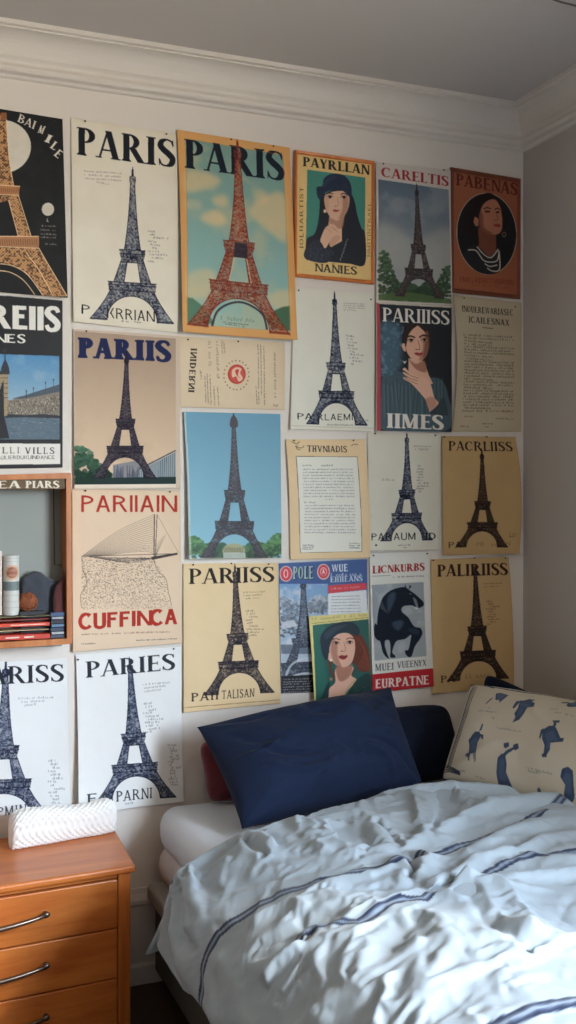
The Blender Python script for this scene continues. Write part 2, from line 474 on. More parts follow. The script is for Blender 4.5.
        for g in (-1, 1):
            X(lambda t: g*W(t), 0, lambda t: g*Wi(t), 0, nn(6), .60, .745)
            X(lambda t: g*W(t), 0, lambda t: g*(W(t)*.5+.5*aw*math.sqrt(max(0, 1-((1-t)/(1-at))**2)) if t > at else W(t)*.55), 0, nn(7), .80, 1.0)
            X(lambda t: g*W(t)*.97, 0, lambda t: g*(aw*math.sqrt(max(0, 1-((1-t)/(1-at))**2)) if t > at else W(t)*.4), 0, nn(5), .80, 1.0)
        k = nn(26)
        for i in range(k):
            a = -.56+1.12*i/k; s.line([Q(a, .755), Q(a+.02, .79)], lw*.8, None)
        for i in range(nn(14)):
            a = -.29+.58*i/nn(14); s.line([Q(a, .54), Q(a+.02, .575)], lw*.8, None)
        for rr in (1.0, ):
            an = np.linspace(.15, np.pi-.15, 24)
            s.line([Q(.74*math.cos(a), 1-.188*math.sin(a)) for a in an], lw, None)
            s.line([Q(.82*math.cos(a), 1-.215*math.sin(a)) for a in an[3:-3]], lw*.7, None)
        Lt = s.mask*M
        s.mask = None
        n = vnoise(s.h, s.w, 1.3*SS, s.rng, 2); n2 = vnoise(s.h, s.w, 6*SS, s.rng, 2)
        ink = np.array(ink, float); lite = np.array(lite, float)
        al = np.clip(body + .16 + (n-.5)*1.1 + (n2-.5)*.5, 0, 1)*M
        s.a += (ink-s.a)*(np.clip(al, 0, 1))[..., None]
        lc = lite if lattice is None else np.array(lattice, float)
        s.a += (lc-s.a)*(Lt*.42)[..., None]
        # outline and platform edges
        for p in (parts[0], ):
            h = len(p)//2; s.line(p[:h], wt, ink, .9); s.line(p[h:], wt, ink, .9)
        for g in (-1, 1):
            s.line([Q(g*W(t), t) for t in np.linspace(.6, .75, 4)], wt, ink, .85); s.line([Q(g*Wi(t), t) for t in np.linspace(.6, .75, 4)], wt, ink, .85)
            s.line([Q(g*W(t), t) for t in np.linspace(.8, 1, 7)], wt, ink, .85)
        an = np.linspace(0, np.pi, 26)
        s.line([Q(aw*math.cos(a), 1-(1-at)*math.sin(a)) for a in an], wt*1.2, ink, .9)
        for t, a in ((.532, .32), (.558, .31), (.615, .28), (.747, .59), (.765, .58), (.8, .565)):
            s.line([Q(-a, t), Q(a, t)], wt*1.1, ink, .85)
        s.line([Q(0, -.015), Q(0, .05)], wt, ink, .9)
        for g in (-1, 1): s.fill([Q(g*aw*.99, .992), Q(g*1.0, .992), Q(g*1.01, 1.004), Q(g*aw*.98, 1.004)], ink, .7)
    def lattice(s, pts, dark, lite, amt=.5, cell=1.6, smooth=False):
        """iron lattice seen lit: light struts with dark holes"""
        s.mask = np.zeros((s.h, s.w)); s.fill(catmull(pts) if smooth else pts, None); M = s.mask; s.mask = None
        n = vnoise(s.h, s.w, cell*SS, s.rng, 2); k = np.clip((n-(1-amt))*7+.5, 0, 1)
        yy, xx = np.mgrid[0:s.h, 0:s.w]
        g = np.clip(np.maximum(np.cos((xx+yy)*2*np.pi/(SS*3.1)), np.cos((xx-yy)*2*np.pi/(SS*3.1)))*2.4-1.4, 0, 1)
        k = np.clip(k*.7+g*.6, 0, 1)[..., None]
        s.a += ((np.array(dark)*(1-k)+np.array(lite)*k)-s.a)*M[..., None]
    # --- to geometry
    def cells(s):
        k = SS//2
        h, w = s.h//k, s.w//k
        a = s.a[:h*k, :w*k].reshape(h, k, w, k, 3).mean((1, 3))
        return np.clip(a, 0, 1)

# ---- stroke alphabet: heavy stems T, thin strokes th, optional slab/bracket serifs
def _bar(x0, y0, x1, y1): return [(x0, y0), (x1, y0), (x1, y1), (x0, y1)]
def _half(x0, x1, y0, y1, T, th, n=14, left=False):
    cy = (y0+y1)/2; R = x1-x0; H = (y1-y0)/2; g = -1 if left else 1
    if left: x0, x1 = x1, x0
    a = np.linspace(-np.pi/2, np.pi/2, n)
    o = [(x0+g*R*math.cos(t), cy+H*math.sin(t)) for t in a]
    i = [(x0+g*max(R-T, .01)*math.cos(t), cy+(H-th)*math.sin(t)) for t in a[::-1]]
    return o+i
def _stroke(pts, w, n=6):
    P = catmull(pts, False, n); w = np.interp(np.linspace(0, len(w)-1, len(P)), range(len(w)), w)
    d = np.gradient(P, axis=0); L = np.linalg.norm(d, axis=1)+1e-9
    nn = np.stack([-d[:, 1]/L, d[:, 0]/L], 1)*w[:, None]/2
    a, b = P+nn, P-nn
    return [[a[i], a[i+1], b[i+1], b[i]] for i in range(len(P)-1)]
def _slant(x0, y0, x1, y1, w): return [(x0-w/2, y0), (x0+w/2, y0), (x1+w/2, y1), (x1-w/2, y1)]
def glyph(c, T, th, sf):
    s = .055 if sf else 0; sh = th*.75
    P = []; R = lambda *a: P.append(_bar(*a))
    def stem(x, y0=0., y1=1., w=None, foot=True, head=True):
        w = w or T
        R(x, y0, x+w, y1)
        if sf:
            if foot: R(x-s, y0, x+w+s, y0+sh); P.append([(x-s*.6, y0+sh), (x, y0+sh), (x, y0+sh*2.2)]); P.append([(x+w, y0+sh), (x+w+s*.6, y0+sh), (x+w, y0+sh*2.2)])
            if head: R(x-s, y1-sh, x+w+s, y1)
    o = s
    if c == 'I': stem(o); return T+2*s, P
    if c in 'PRBD':
        stem(o)
        if c == 'D': P.append(_half(o+T, .72, 0, 1, T, th)); R(o+T*.5, 0, o+T+.01, th); R(o+T*.5, 1-th, o+T+.01, 1); return .72, P
        P.append(_half(o+T, .60, .46 if c != 'B' else .49, 1, T*.95, th)); R(o+T, 1-th, o+T+.02, 1)
        if c == 'R': P.append(_slant(.64+T*.1, 0, .36, .5, T*1.1)); 
        if c == 'R' and sf: R(.60, 0, .60+T*.9+s*2, sh)
        if c == 'B': P.append(_half(o+T, .66, 0, .53, T, th)); R(o+T*.5, 0, o+T+.02, th)
        return (.66 if c != 'R' else .68+T*.4)-(.07 if c == 'P' else 0), P
    if c == 'A':
        w = .78; w = .74; P.append(_slant(.02+th*.5+s*.5, 0, w/2-T*.1, 1, th*1.15)); P.append(_slant(w-.02-T*.5, 0, w/2, 1, T)); R(.16, .27, w*.74, .27+th)
        if sf: R(-.05, 0, .15, sh); R(w-T-.08, 0, w+.04, sh)
        return w, P
    if c == 'V':
        w = .76; P.append(_slant(w/2, 0, .06+T*.5, 1, T)); P.append(_slant(w/2+T*.1, 0, w-.1, 1, th*1.2))
        if sf: R(0, 1-sh, T+.12, 1); R(w-.2, 1-sh, w, 1)
        return w, P
    if c == 'W':
        a, pa = glyph('V', T*.9, th, sf); P += [[(x*.75, y) for x, y in p] for p in pa]; P += [[(x*.75+.42, y) for x, y in p] for p in pa]; return .99, P
    if c in 'EF':
        stem(o); R(o+T*.5, 1-th, .56, 1); R(o+T, .47, .48, .47+th)
        if c == 'E': R(o+T*.5, 0, .60, th)
        if sf: P.append([(.56, 1), (.56, .80), (.52, 1-th)]); P.append(_bar(.45, .40, .48, .60));
        if sf and c == 'E': P.append([(.60, 0), (.60, .22), (.55, th)])
        return .60, P
    if c == 'L':
        stem(o, foot=True); R(o+T*.5, 0, .56, th)
        if sf: P.append([(.56, 0), (.56, .24), (.50, th)])
        return .56, P
    if c == 'T':
        w = .66; stem(w/2-T/2, head=False); R(0, 1-th, w, 1)
        if sf: P.append([(0, 1), (0, .78), (.06, 1-th)]); P.append([(w, 1), (w, .78), (w-.06, 1-th)])
        return w, P
    if c == 'N':
        stem(o, w=th*1.2, foot=True); stem(.66-s, w=th*1.2, foot=False); P.append(_slant(.66-s+th*.3, 0, o+T*.45, 1, T)); return .70, P
    if c == 'M':
        stem(o, w=th*1.2); stem(.84-T, w=T); P.append(_slant(.42, .05, o+T*.5, 1, T)); P.append(_slant(.42, .05, .84-T*.6, 1, th*1.2)); return .86+s, P
    if c in 'UJ':
        if c == 'U':
            stem(o, .3, 1, foot=False); stem(.64-th-s, .3, 1, w=th*1.3, foot=False)
            P += _stroke([(o+T/2, .34), (o+T*.7, .12), (.34, .03), (.55, .12), (.64-s-th*.4, .34)], [T, T, th*1.2, th*1.2, th*1.2]); return .66, P
        stem(.25, .2, 1, foot=False); P += _stroke([(.25+T/2, .25), (.22, .04), (.04, .06)], [T, th, th]); return .3+T, P
    if c in 'CG':
        a = np.radians(np.linspace(48, 318, 9)); pts = [(.36+.32*math.cos(t), .5+.46*math.sin(t)) for t in a]
        P += _stroke(pts, [th*1.6, th, th*1.4, T, T, T, th*1.4, th, th*1.3])
        if sf: R(.57, .66, .60, .96)
        if c == 'G': R(.52, .05, .52+T*.8, .45); R(.42, .45-th, .52+T, .45)
        return .68, P
    if c in 'OQ':
        P.append(_half(.35, .70, 0, 1, T, th)); P.append(_half(0, .35, 0, 1, T, th, left=True)); return .70, P
    if c == 'S':
        pts = [(.52, .78), (.46, .92), (.30, .97), (.14, .90), (.09, .74), (.20, .60), (.36, .47), (.50, .30), (.45, .11), (.28, .03), (.12, .08), (.05, .24)]
        P += _stroke(pts, [th, th*1.1, th, T*.8, T, T*1.05, T*1.05, T, T*.9, th, th*1.1, th])
        if sf: R(.50, .72, .53, .97); R(.03, .03, .06, .28)
        return .58, P
    if c == 'H': stem(o); stem(.66-T-s); R(o+T, .46, .66-T, .46+th); return .68, P
    if c == 'K': stem(o); P.append(_slant(.3, .42, .60, 1, th*1.2)); P.append(_slant(.64, 0, .34, .55, T)); return .7, P
    if c == 'X': P.append(_slant(.56, 0, .1, 1, T)); P.append(_slant(.08, 0, .56, 1, th*1.2)); return .68, P
    if c == 'Y': stem(.3-T/2, 0, .5, head=False); P.append(_slant(.28, .45, .08, 1, T)); P.append(_slant(.32, .45, .56, 1, th*1.2)); return .62, P
    if c == 'Z': R(.04, 1-th, .56, 1); R(.02, 0, .58, th); P.append(_slant(.12, 0, .46, 1, T)); return .6, P
    return .3, P
# ------------------------------------------------------------------ the posters
ZA = (0, 90, 3.0316); ZB = (0, 280, 3.0316); ZC = (0, 460, 3.0316); ZD = (0, 630, 2.88); ZE = (170, 120, 4.4308)
ZF = (170, 330, 4.4308); ZG = (170, 540, 2.618); ZI = (280, 280, 3.2); ZJ = (430, 150, 3.945); ZK = (430, 290, 3.945)
ZL = (270, 420, 3.2); ZM = (350, 420, 3.2); ZN = (350, 540, 3.2)
Z1 = (295, 148, 7.024); Z2 = (374, 300, 7.2); Z3 = (450, 164, 7.42); Z4 = (276, 556, 5.878); Z5 = (366, 548, 6.914)
Z6 = (0, 104, 5.224); Z7 = (0, 290, 5.571); Z8 = (374, 160, 7.0125)

paper_m = attr_mat('printed_paper', .7, .12, 90, spec=.15)
gloss_m = attr_mat('glossy_print', .48, .05, 60, spec=.28)
pin_m = mat('steel_pin', (.28, .25, .22), .35, .8)
WHITE = rgb(233, 229, 214); COOL = rgb(234, 236, 234); INK = rgb(20, 27, 48); BLK = rgb(20, 22, 26)

def add_poster(name, art, label, lay=0.0, curl=None, bow=(0, 0), pins=((.1, .015), (.93, .015)), m=None, Yw=D, seed=0, cat='poster', group='posters on the wall', wav=.0012):
    C = art.cells(); ny, nx = C.shape[:2]
    Ym = Yw-.0045-lay
    q = [on_y(*p, Ym) for p in art.q]
    u = np.linspace(0, 1, nx)[None, :]; v = np.linspace(0, 1, ny)[:, None]
    A, B, Cc, Dd = (np.array(p) for p in q)
    S = lambda a: a[..., None]
    P = S((1-u)*(1-v))*A + S(u*(1-v))*B + S(u*v)*Cc + S((1-u)*v)*Dd
    px = np.linalg.norm(B-A)/art.W
    bl, br = bow
    sh = (bl*(1-u)+br*u)*np.sin(np.pi*np.clip(v*1.05, 0, 1))*px
    P[..., 0] += sh
    c = dict(l=0, r=0, bl=0, br=0, tl=0, tr=0, b=0); c.update(curl or {})
    rng = np.random.default_rng(seed+77)
    ph = rng.random(6)*6.28
    d = .0018+lay + c['l']*(1-u)**4*np.sin(np.pi*np.clip(v, .04, .97))**.6 + c['r']*u**4*np.sin(np.pi*np.clip(v, .04, .97))**.6 \
        + c['bl']*((1-u)**2*v**3) + c['br']*(u**2*v**3) + c['tl']*((1-u)**3*(1-v)**4) + c['tr']*(u**3*(1-v)**4) + c['b']*v**5
    d = d + wav*(1+np.sin(u*5+ph[0]+v*3)*.5+np.sin(v*7+ph[1]-u*2)*.5)*np.clip(v*4, 0, 1)
    wr = vnoise(ny, nx, max(nx, ny)/5, rng, 3)
    d = d + wav*1.6*wr
    P[..., 1] = Yw-d
    Bk = P.copy(); Bk[..., 1] += .0006
    ctr = Vector(((A+B+Cc+Dd)/4).tolist()); ctr.y = Yw
    me = grid_mesh(name, P-np.array(ctr), C, Bk-np.array(ctr))
    me.materials.append(m or paper_m)
    o = link(name, me, None, ctr)
    tag(o, label, cat, group)
    for (pu, pv) in pins:
        j = int(pu*(nx-1)); i = int(pv*(ny-1))
        p = Vector(P[i, j].tolist())
        bm = bmesh.new()
        lathe(bm, [(.0006, -.003), (.0007, .002), (.0018, .0022), (.0026, .0032), (.0024, .0048), (.0012, .0056)], p, 10, 'Y')
        bm_obj('pin', bm, pin_m, o, True)
    return o

def trim(s, pts, color, wd=.5, alpha=.6):
    s.line(list(pts)+[pts[0]], wd, color, alpha)

# 1 black poster with moon and golden tower
def p_moon():
    s = Art([(-58, 99), (62.5, 119), (67, 298.5), (-55, 287)], rgb(20, 23, 27), Z6, 1)
    s.ell(2, 222, 154, 140, rgb(214, 208, 192)); s.ell(245, 551, 33, 34, rgb(208, 204, 190))
    s.grain(.05, 8)
    gold, dk = rgb(206, 158, 108), rgb(70, 42, 28)
    lt, hl = rgb(214, 164, 112), rgb(246, 212, 166)
    s.lattice([(-60, 50), (24, 50), (34, 200), (44, 310), (64, 425), (-60, 425)], rgb(64, 40, 28), lt, .55)
    s.lattice([(-60, 485), (86, 475), (88, 500), (-60, 520)], rgb(60, 38, 28), lt, .5)
    s.lattice([(36, 505), (88, 495), (155, 695), (92, 695)], rgb(58, 36, 26), lt, .6)
    s.lattice([(-60, 748), (196, 755), (232, 815), (345, 1008), (222, 1008), (170, 925), (100, 862), (30, 832), (-60, 815)], rgb(58, 36, 26), lt, .55)
    s.fill([(-60, 418), (97, 428), (92, 475), (-60, 470)], rgb(176, 122, 82)); s.fill([(-60, 688), (197, 690), (197, 752), (-60, 740)], rgb(172, 122, 86))
    for i in range(18): s.line([(-20+i*12, 706), (-17+i*12, 738)], .6, rgb(110, 70, 45))
    for i in range(12): s.line([(-20+i*10, 440), (-18+i*10, 462)], .5, rgb(110, 70, 45))
    for pts in ([(26, 60), (34, 200), (44, 310), (64, 425)], [(88, 475), (155, 690)], [(38, 500), (88, 690)], [(196, 752), (232, 815), (345, 1005)], [(128, 775), (205, 880), (270, 1005)], [(-20, 832), (60, 845), (140, 895), (222, 1008)], [(-20, 868), (50, 880), (120, 925), (180, 1005)], [(-60, 420), (97, 430)], [(-60, 472), (92, 476)], [(-60, 690), (197, 692)], [(-60, 742), (197, 754)]):
        s.line(pts, .9, hl, .9, len(pts) > 2)
    s.fill([(-2, 44), (28, 44), (30, 80), (-2, 80)], rgb(150, 96, 62))
    s.text('BAI', (84, 90), (88, 42), (14, -40), rgb(225, 220, 205), .16, .08, True)
    for i, (x, y, a) in enumerate(((190, 150, 38), (225, 195, 46), (255, 228, 55), (275, 268, 62))):
        a = math.radians(a-25); s.text('MILE'[i], (x, y), (30*math.cos(a), 30*math.sin(a)), (40*math.sin(a)+8, -40*math.cos(a)), rgb(225, 220, 205), .2, .1, True)
    s.ell(245, 608, 8, 10, rgb(190, 186, 175), .8); s.ell(249, 606, 6, 8, rgb(20, 23, 27))
    for y in (640, 662, 684, 700): s.scrib((206, y), (84, 4), 9, rgb(190, 186, 175), .8)
    s.scrib((230, 735), (62, 3), 8, rgb(190, 186, 175), .8)
    add_poster('poster', s, 'black poster with pale full moon and golden lit iron tower', .003, dict(br=.012, r=.004), pins=((.93, .02),), m=gloss_m, seed=1)

# 2 cream PARIS
def p_paris():
    s = Art([(71, 117), (177, 134), (178, 333), (73, 322)], rgb(232, 226, 208), ZA, 2)
    s.age(.10)
    s.tower((399, 240), (398, 700), 127, INK, rgb(200, 202, 200), (1, .06), body=.5, wt=.75, lattice=rgb(150, 158, 175))
    s.text('PARIS', (233, 196), (296, 40), (0, -84), rgb(30, 33, 42), .21, .06, True, gap=.07)
    for i in range(4): s.scrib((255+(i == 3)*35, 248+i*11), (112-(i == 3)*75, 7), 5, rgb(90, 90, 95), .6)
    for i, w in enumerate((28, 26, 55, 30, 34, 18, 40, 60, 38, 22)): s.scrib((446+(i % 3)*6, 430+i*10), (w*.9, 3), 6, rgb(70, 72, 85), .75)
    s.text('P', (246, 678), (24, 2), (0, -28), BLK, .12, .1, False); s.text('KRRIAN', (322, 690), (142, 12), (0, -32), BLK, .12, .1, False, gap=.16)
    s.scrib((365, 702), (60, 4), 6, BLK, .7)
    add_poster('poster', s, 'tall cream poster reading PARIS over a dark blue ink tower, top row', .0, dict(bl=.006, r=.003), pins=((.13, .012), (.9, .012)), seed=2)

# 3 orange bordered PARIS
def p_orange():
    s = Art([(177, 129.5), (290, 147.5), (295, 341), (181, 332.6)], rgb(219, 167, 106), ZE, 3)
    s.age(.12, rgb(190, 120, 55))
    pic = [(65, 82), (498, 155), (523, 940), (72, 905)]
    s.sky(pic, rgb(122, 156, 148), rgb(150, 192, 188), rgb(196, 186, 146), .5, 26)
    cl = rgb(222, 196, 148)
    for P, a in (([(65, 240), (130, 225), (215, 262), (190, 300), (120, 315), (64, 320)], .8), ([(180, 350), (225, 330), (250, 350), (240, 385), (190, 375)], .75),
                 ([(130, 425), (190, 400), (240, 440), (215, 470), (150, 458)], .9), ([(340, 400), (400, 345), (500, 330), (510, 535), (440, 505), (375, 450)], .85),
                 ([(370, 320), (410, 318), (430, 360), (370, 370)], .5), ([(72, 690), (150, 660), (200, 690), (160, 780), (72, 790)], .7), ([(430, 775), (522, 755), (522, 840), (450, 835)], .75),
                 ([(65, 355), (120, 360), (130, 390), (66, 392)], .5)):
        s.soft(P, cl, a*.85, 2.6)
    s.soft([(70, 790), (95, 792), (130, 820), (170, 870), (190, 905), (72, 905)], rgb(84, 124, 100), .9, .6, False); s.soft([(420, 880), (455, 845), (490, 830), (522, 826), (523, 938), (440, 925)], rgb(70, 104, 78), .95, .6, False)
    s.text('PARIS', (62, 212), (438, 58), (0, -128), rgb(24, 34, 46), .22, .06, True, gap=.06)
    s.tower((293, 92), (296, 930), 225, rgb(120, 44, 32), rgb(225, 160, 120), (1, .1), body=.55, wt=.7, lattice=rgb(228, 150, 105), dens=1.1)
    s.fill([(276, 540), (330, 545), (334, 612), (272, 606)], rgb(36, 40, 58), .75)
    s.line([(251, 710), (275, 612), (330, 618), (350, 724)], .7, rgb(235, 190, 150))
    s.line([(178, 915), (200, 850), (250, 815), (310, 808), (370, 835), (405, 870), (420, 930)], 2.2, rgb(48, 40, 52), .8, True)
    for i in range(7): s.scrib((218+i*3, 885+i*4), (150-i*12, 14), 18 if i == 0 else 6, rgb(40, 60, 70), .7) if i in (0, 3, 5) else None
    # border over the tower's feet
    trim(s, pic, rgb(180, 120, 60), .6, .5)
    add_poster('poster', s, 'orange bordered poster reading PARIS with red iron tower and cloudy sky', .006, dict(l=.004, br=.022, bl=.016), bow=(1.2, 1.2), pins=((.47, .01), (.85, .01)), seed=3)

def face_shade(s, cx, cy, rx, ry, base, dark, side=1, soft=1.0):
    s.soft([(cx+side*rx*.9, cy-ry*.8), (cx+side*rx*1.05, cy), (cx+side*rx*.7, cy+ry*.75), (cx+side*rx*.1, cy+ry), (cx+side*rx*.45, cy+ry*.3), (cx+side*rx*.5, cy-ry*.4)], dark, .7, soft)

# 4 framed print: woman in hat
def p_hat():
    q = [(298.3, 153.5), (372.2, 164.2), (372, 280), (297.8, 273)]
    s = Art(q, rgb(224, 192, 128), Z1, 4)
    s.fill([(92, 148), (497, 205), (492, 818), (80, 775)], rgb(66, 136, 122))
    navy = rgb(24, 30, 42); skin = rgb(220, 178, 150); sh = rgb(168, 118, 98)
    s.blob([(200, 330), (250, 300), (330, 280), (385, 300), (420, 370), (440, 470), (470, 560), (495, 600), (492, 812), (380, 808), (250, 795), (120, 780), (84, 772), (88, 640), (140, 600), (165, 520), (175, 430), (180, 360)], navy)
    s.blob([(215, 330), (290, 300), (370, 310), (382, 390), (350, 470), (300, 500), (250, 480), (215, 410)], skin)
    s.fill([(245, 470), (350, 470), (330, 560), (330, 650), (260, 690), (235, 560)], skin); s.soft([(245, 488), (300, 510), (345, 480), (335, 560), (260, 545)], sh, .7, .5)
    face_shade(s, 305, 400, 70, 95, skin, sh, 1, .8)
    s.soft([(215, 330), (240, 360), (235, 440), (215, 400)], rgb(205, 160, 132), .7, .5)
    # eyes brows nose mouth
    for x, y in ((247, 340), (345, 343)):
        s.ell(x, y+1, 24, 14, sh, .55, .4); s.ell(x, y, 18, 9, rgb(220, 198, 182)); s.ell(x+1, y, 11, 10, rgb(30, 22, 22)); s.line([(x-20, y-2), (x, y-10), (x+20, y)], .5, rgb(50, 30, 28), .9, True)
        s.line([(x-24, y-20), (x, y-27), (x+24, y-19)], 1.1, rgb(60, 36, 32), .85, True)
    s.line([(300, 345), (306, 385), (300, 405), (288, 405)], .6, sh, .8, True); s.ell(286, 407, 5, 3, rgb(110, 60, 52))
    s.blob([(265, 434), (285, 428), (298, 432), (318, 430), (300, 444), (282, 445)], rgb(160, 62, 58))
    # hat
    s.blob([(155, 300), (160, 270), (195, 262), (205, 215), (250, 182), (320, 180), (370, 210), (395, 260), (400, 320), (385, 340), (340, 300), (280, 292), (225, 305), (205, 325), (185, 362), (165, 345)], rgb(30, 42, 66))
    s.soft([(210, 230), (260, 195), (300, 200), (240, 240), (205, 280)], rgb(48, 62, 88), .6, .8)
    s.ell(213, 440, 11, 12, rgb(226, 206, 176))
    s.fill([(84, 690), (300, 700), (494, 640), (492, 818), (80, 775)], navy)
    # hand and cuff
    s.blob([(180, 650), (195, 600), (220, 552), (262, 530), (292, 548), (300, 590), (275, 610), (255, 640), (240, 665), (215, 700), (190, 680)], skin)
    for a, b in (((225, 560), (262, 590)), ((245, 548), (285, 575)), ((265, 545), (300, 585))): s.line([a, b], .5, sh, .7)
    s.blob([(250, 640), (290, 610), (322, 620), (300, 655), (262, 690), (245, 680)], rgb(205, 160, 135))
    s.blob([(82, 700), (150, 640), (190, 665), (215, 705), (260, 700), (230, 800), (82, 775)], rgb(34, 42, 58))
    for i in range(26): s.ell(365-i*2.0+s.rng.random()*8, 635+i*6, 2.5, 4, rgb(190, 190, 190), .7)
    for i in range(40): s.ell(100+s.rng.random()*180, 690+s.rng.random()*90, 2, 6, rgb(80, 94, 116), .6)
    s.text('PAYRLLAN', (62, 124), (462, 62), (0, -66), rgb(24, 30, 26), .21, .08, True, gap=.07)
    s.text('NANIES', (144, 862), (292, 24), (0, -56), rgb(34, 38, 30), .17, .1, True, gap=.07)
    s.line([(262, 812), (278, 808)], .6, BLK)
    s.text('IOLHARTIST', (64, 700), (0, -430), (-25, 0), rgb(70, 62, 40), .13, .09, True, gap=.14, alpha=.85)
    s.text('NMITINTRAEL', (532, 760), (4, -380), (-22, 0), rgb(110, 92, 52), .13, .09, True, gap=.16, alpha=.75)
    s.grain(.03, 1.2)
    o = empty('framed_picture', on_y(335, 217, D)); tag(o, 'orange wooden framed picture of woman in dark blue hat', 'picture', 'framed pictures')
    frame_parts(o, [(295.6, 149.4), (375, 160.6), (374.7, 283.8), (295, 276)], q, .018, wood_mat('orange_wood', rgb(190, 98, 36), rgb(222, 134, 62), .35, 'Z'), s, 'print')
    return o

def frame_parts(root, outer, inner, depth, m, art, pname):
    """moulded frame in four mitred rails as one ring, picture set in the rebate"""
    front = D-depth
    def W(p, y): return on_y(*p, front)+Vector((0, y-front, 0))
    bm = bmesh.new(); n = 4
    loops = []
    lerp = lambda a, b, t: tuple(a[k]*(1-t)+b[k]*t for k in (0, 1))
    for t, y in ((0, D-.001), (0, front+.004), (.12, front+.001), (.3, front), (.7, front+.001), (.9, front+.004), (1, front+.006), (1, D-.004)):
        loops.append([bm.verts.new(W(lerp(outer[i], inner[i], t), y)) for i in range(4)])
    for a, b in zip(loops, loops[1:]+loops[:1]):
        for i in range(4): bm.faces.new((a[i], a[(i+1) % 4], b[(i+1) % 4], b[i]))
    bm_obj('frame', bm, m, root)
    C = art.cells(); ny, nx = C.shape[:2]
    u = np.linspace(0, 1, nx)[None, :, None]; v = np.linspace(0, 1, ny)[:, None, None]
    A, B, Cc, Dd = (np.array(W(p, front+.006)) for p in inner)
    P = (1-u)*(1-v)*A+u*(1-v)*B+u*v*Cc+(1-u)*v*Dd
    P[..., 0] += (u[..., 0]-.5)*.001
    Bk = P+np.array([0, .002, 0])
    me = grid_mesh(pname, P-np.array(root.location), C, Bk-np.array(root.location)); me.materials.append(gloss_m)
    link(pname, me, root)

# 5 CARELTIS
def p_careltis():
    s = Art([(376, 162), (451, 170), (452, 305), (376, 302.5)], rgb(206, 198, 190), Z8, 5)
    pic = [(32, 136), (524, 208), (538, 1008), (32, 980)]
    s.sky(pic, rgb(92, 110, 128), rgb(176, 178, 172), rgb(176, 180, 178), .35, 20)
    s.soft([(32, 470), (150, 470), (300, 560), (524, 480), (530, 800), (32, 700)], rgb(178, 178, 170), .6, 4)
    g1, g2 = rgb(30, 54, 36), rgb(74, 100, 66)
    s.trees(36, 190, 980, [330, 350, 180, 70], g1, g2, 1); s.trees(420, 530, 980, [70, 210, 250], g1, g2, 2); s.trees(150, 460, 985, [60, 150, 60, 150, 70], g1, rgb(60, 84, 62), 3)
    s.fill([(34, 940), (250, 925), (536, 975), (538, 1008), (34, 982)], rgb(78, 104, 60), .9)
    s.tower((296, 175), (316, 960), 170, rgb(50, 42, 44), rgb(120, 108, 104), (1, .06), body=.85, wt=.6, lattice=rgb(128, 114, 108), dens=.7)
    s.fill([(525, 200), (561, 205), (561, 1024), (538, 1024)], rgb(206, 198, 190)); s.fill([(0, 980), (32, 980), (538, 1008), (561, 1010), (561, 1060), (0, 1060)], rgb(206, 198, 190))
    s.text('CARELTIS', (58, 118), (464, 66), (0, -68), rgb(158, 44, 42), .2, .07, True, gap=.07)
    add_poster('poster', s, 'poster reading CARELTIS in red over a grey tower among trees', .004, dict(br=.004), pins=((.1, .01), (.9, .01)), m=gloss_m, seed=5)

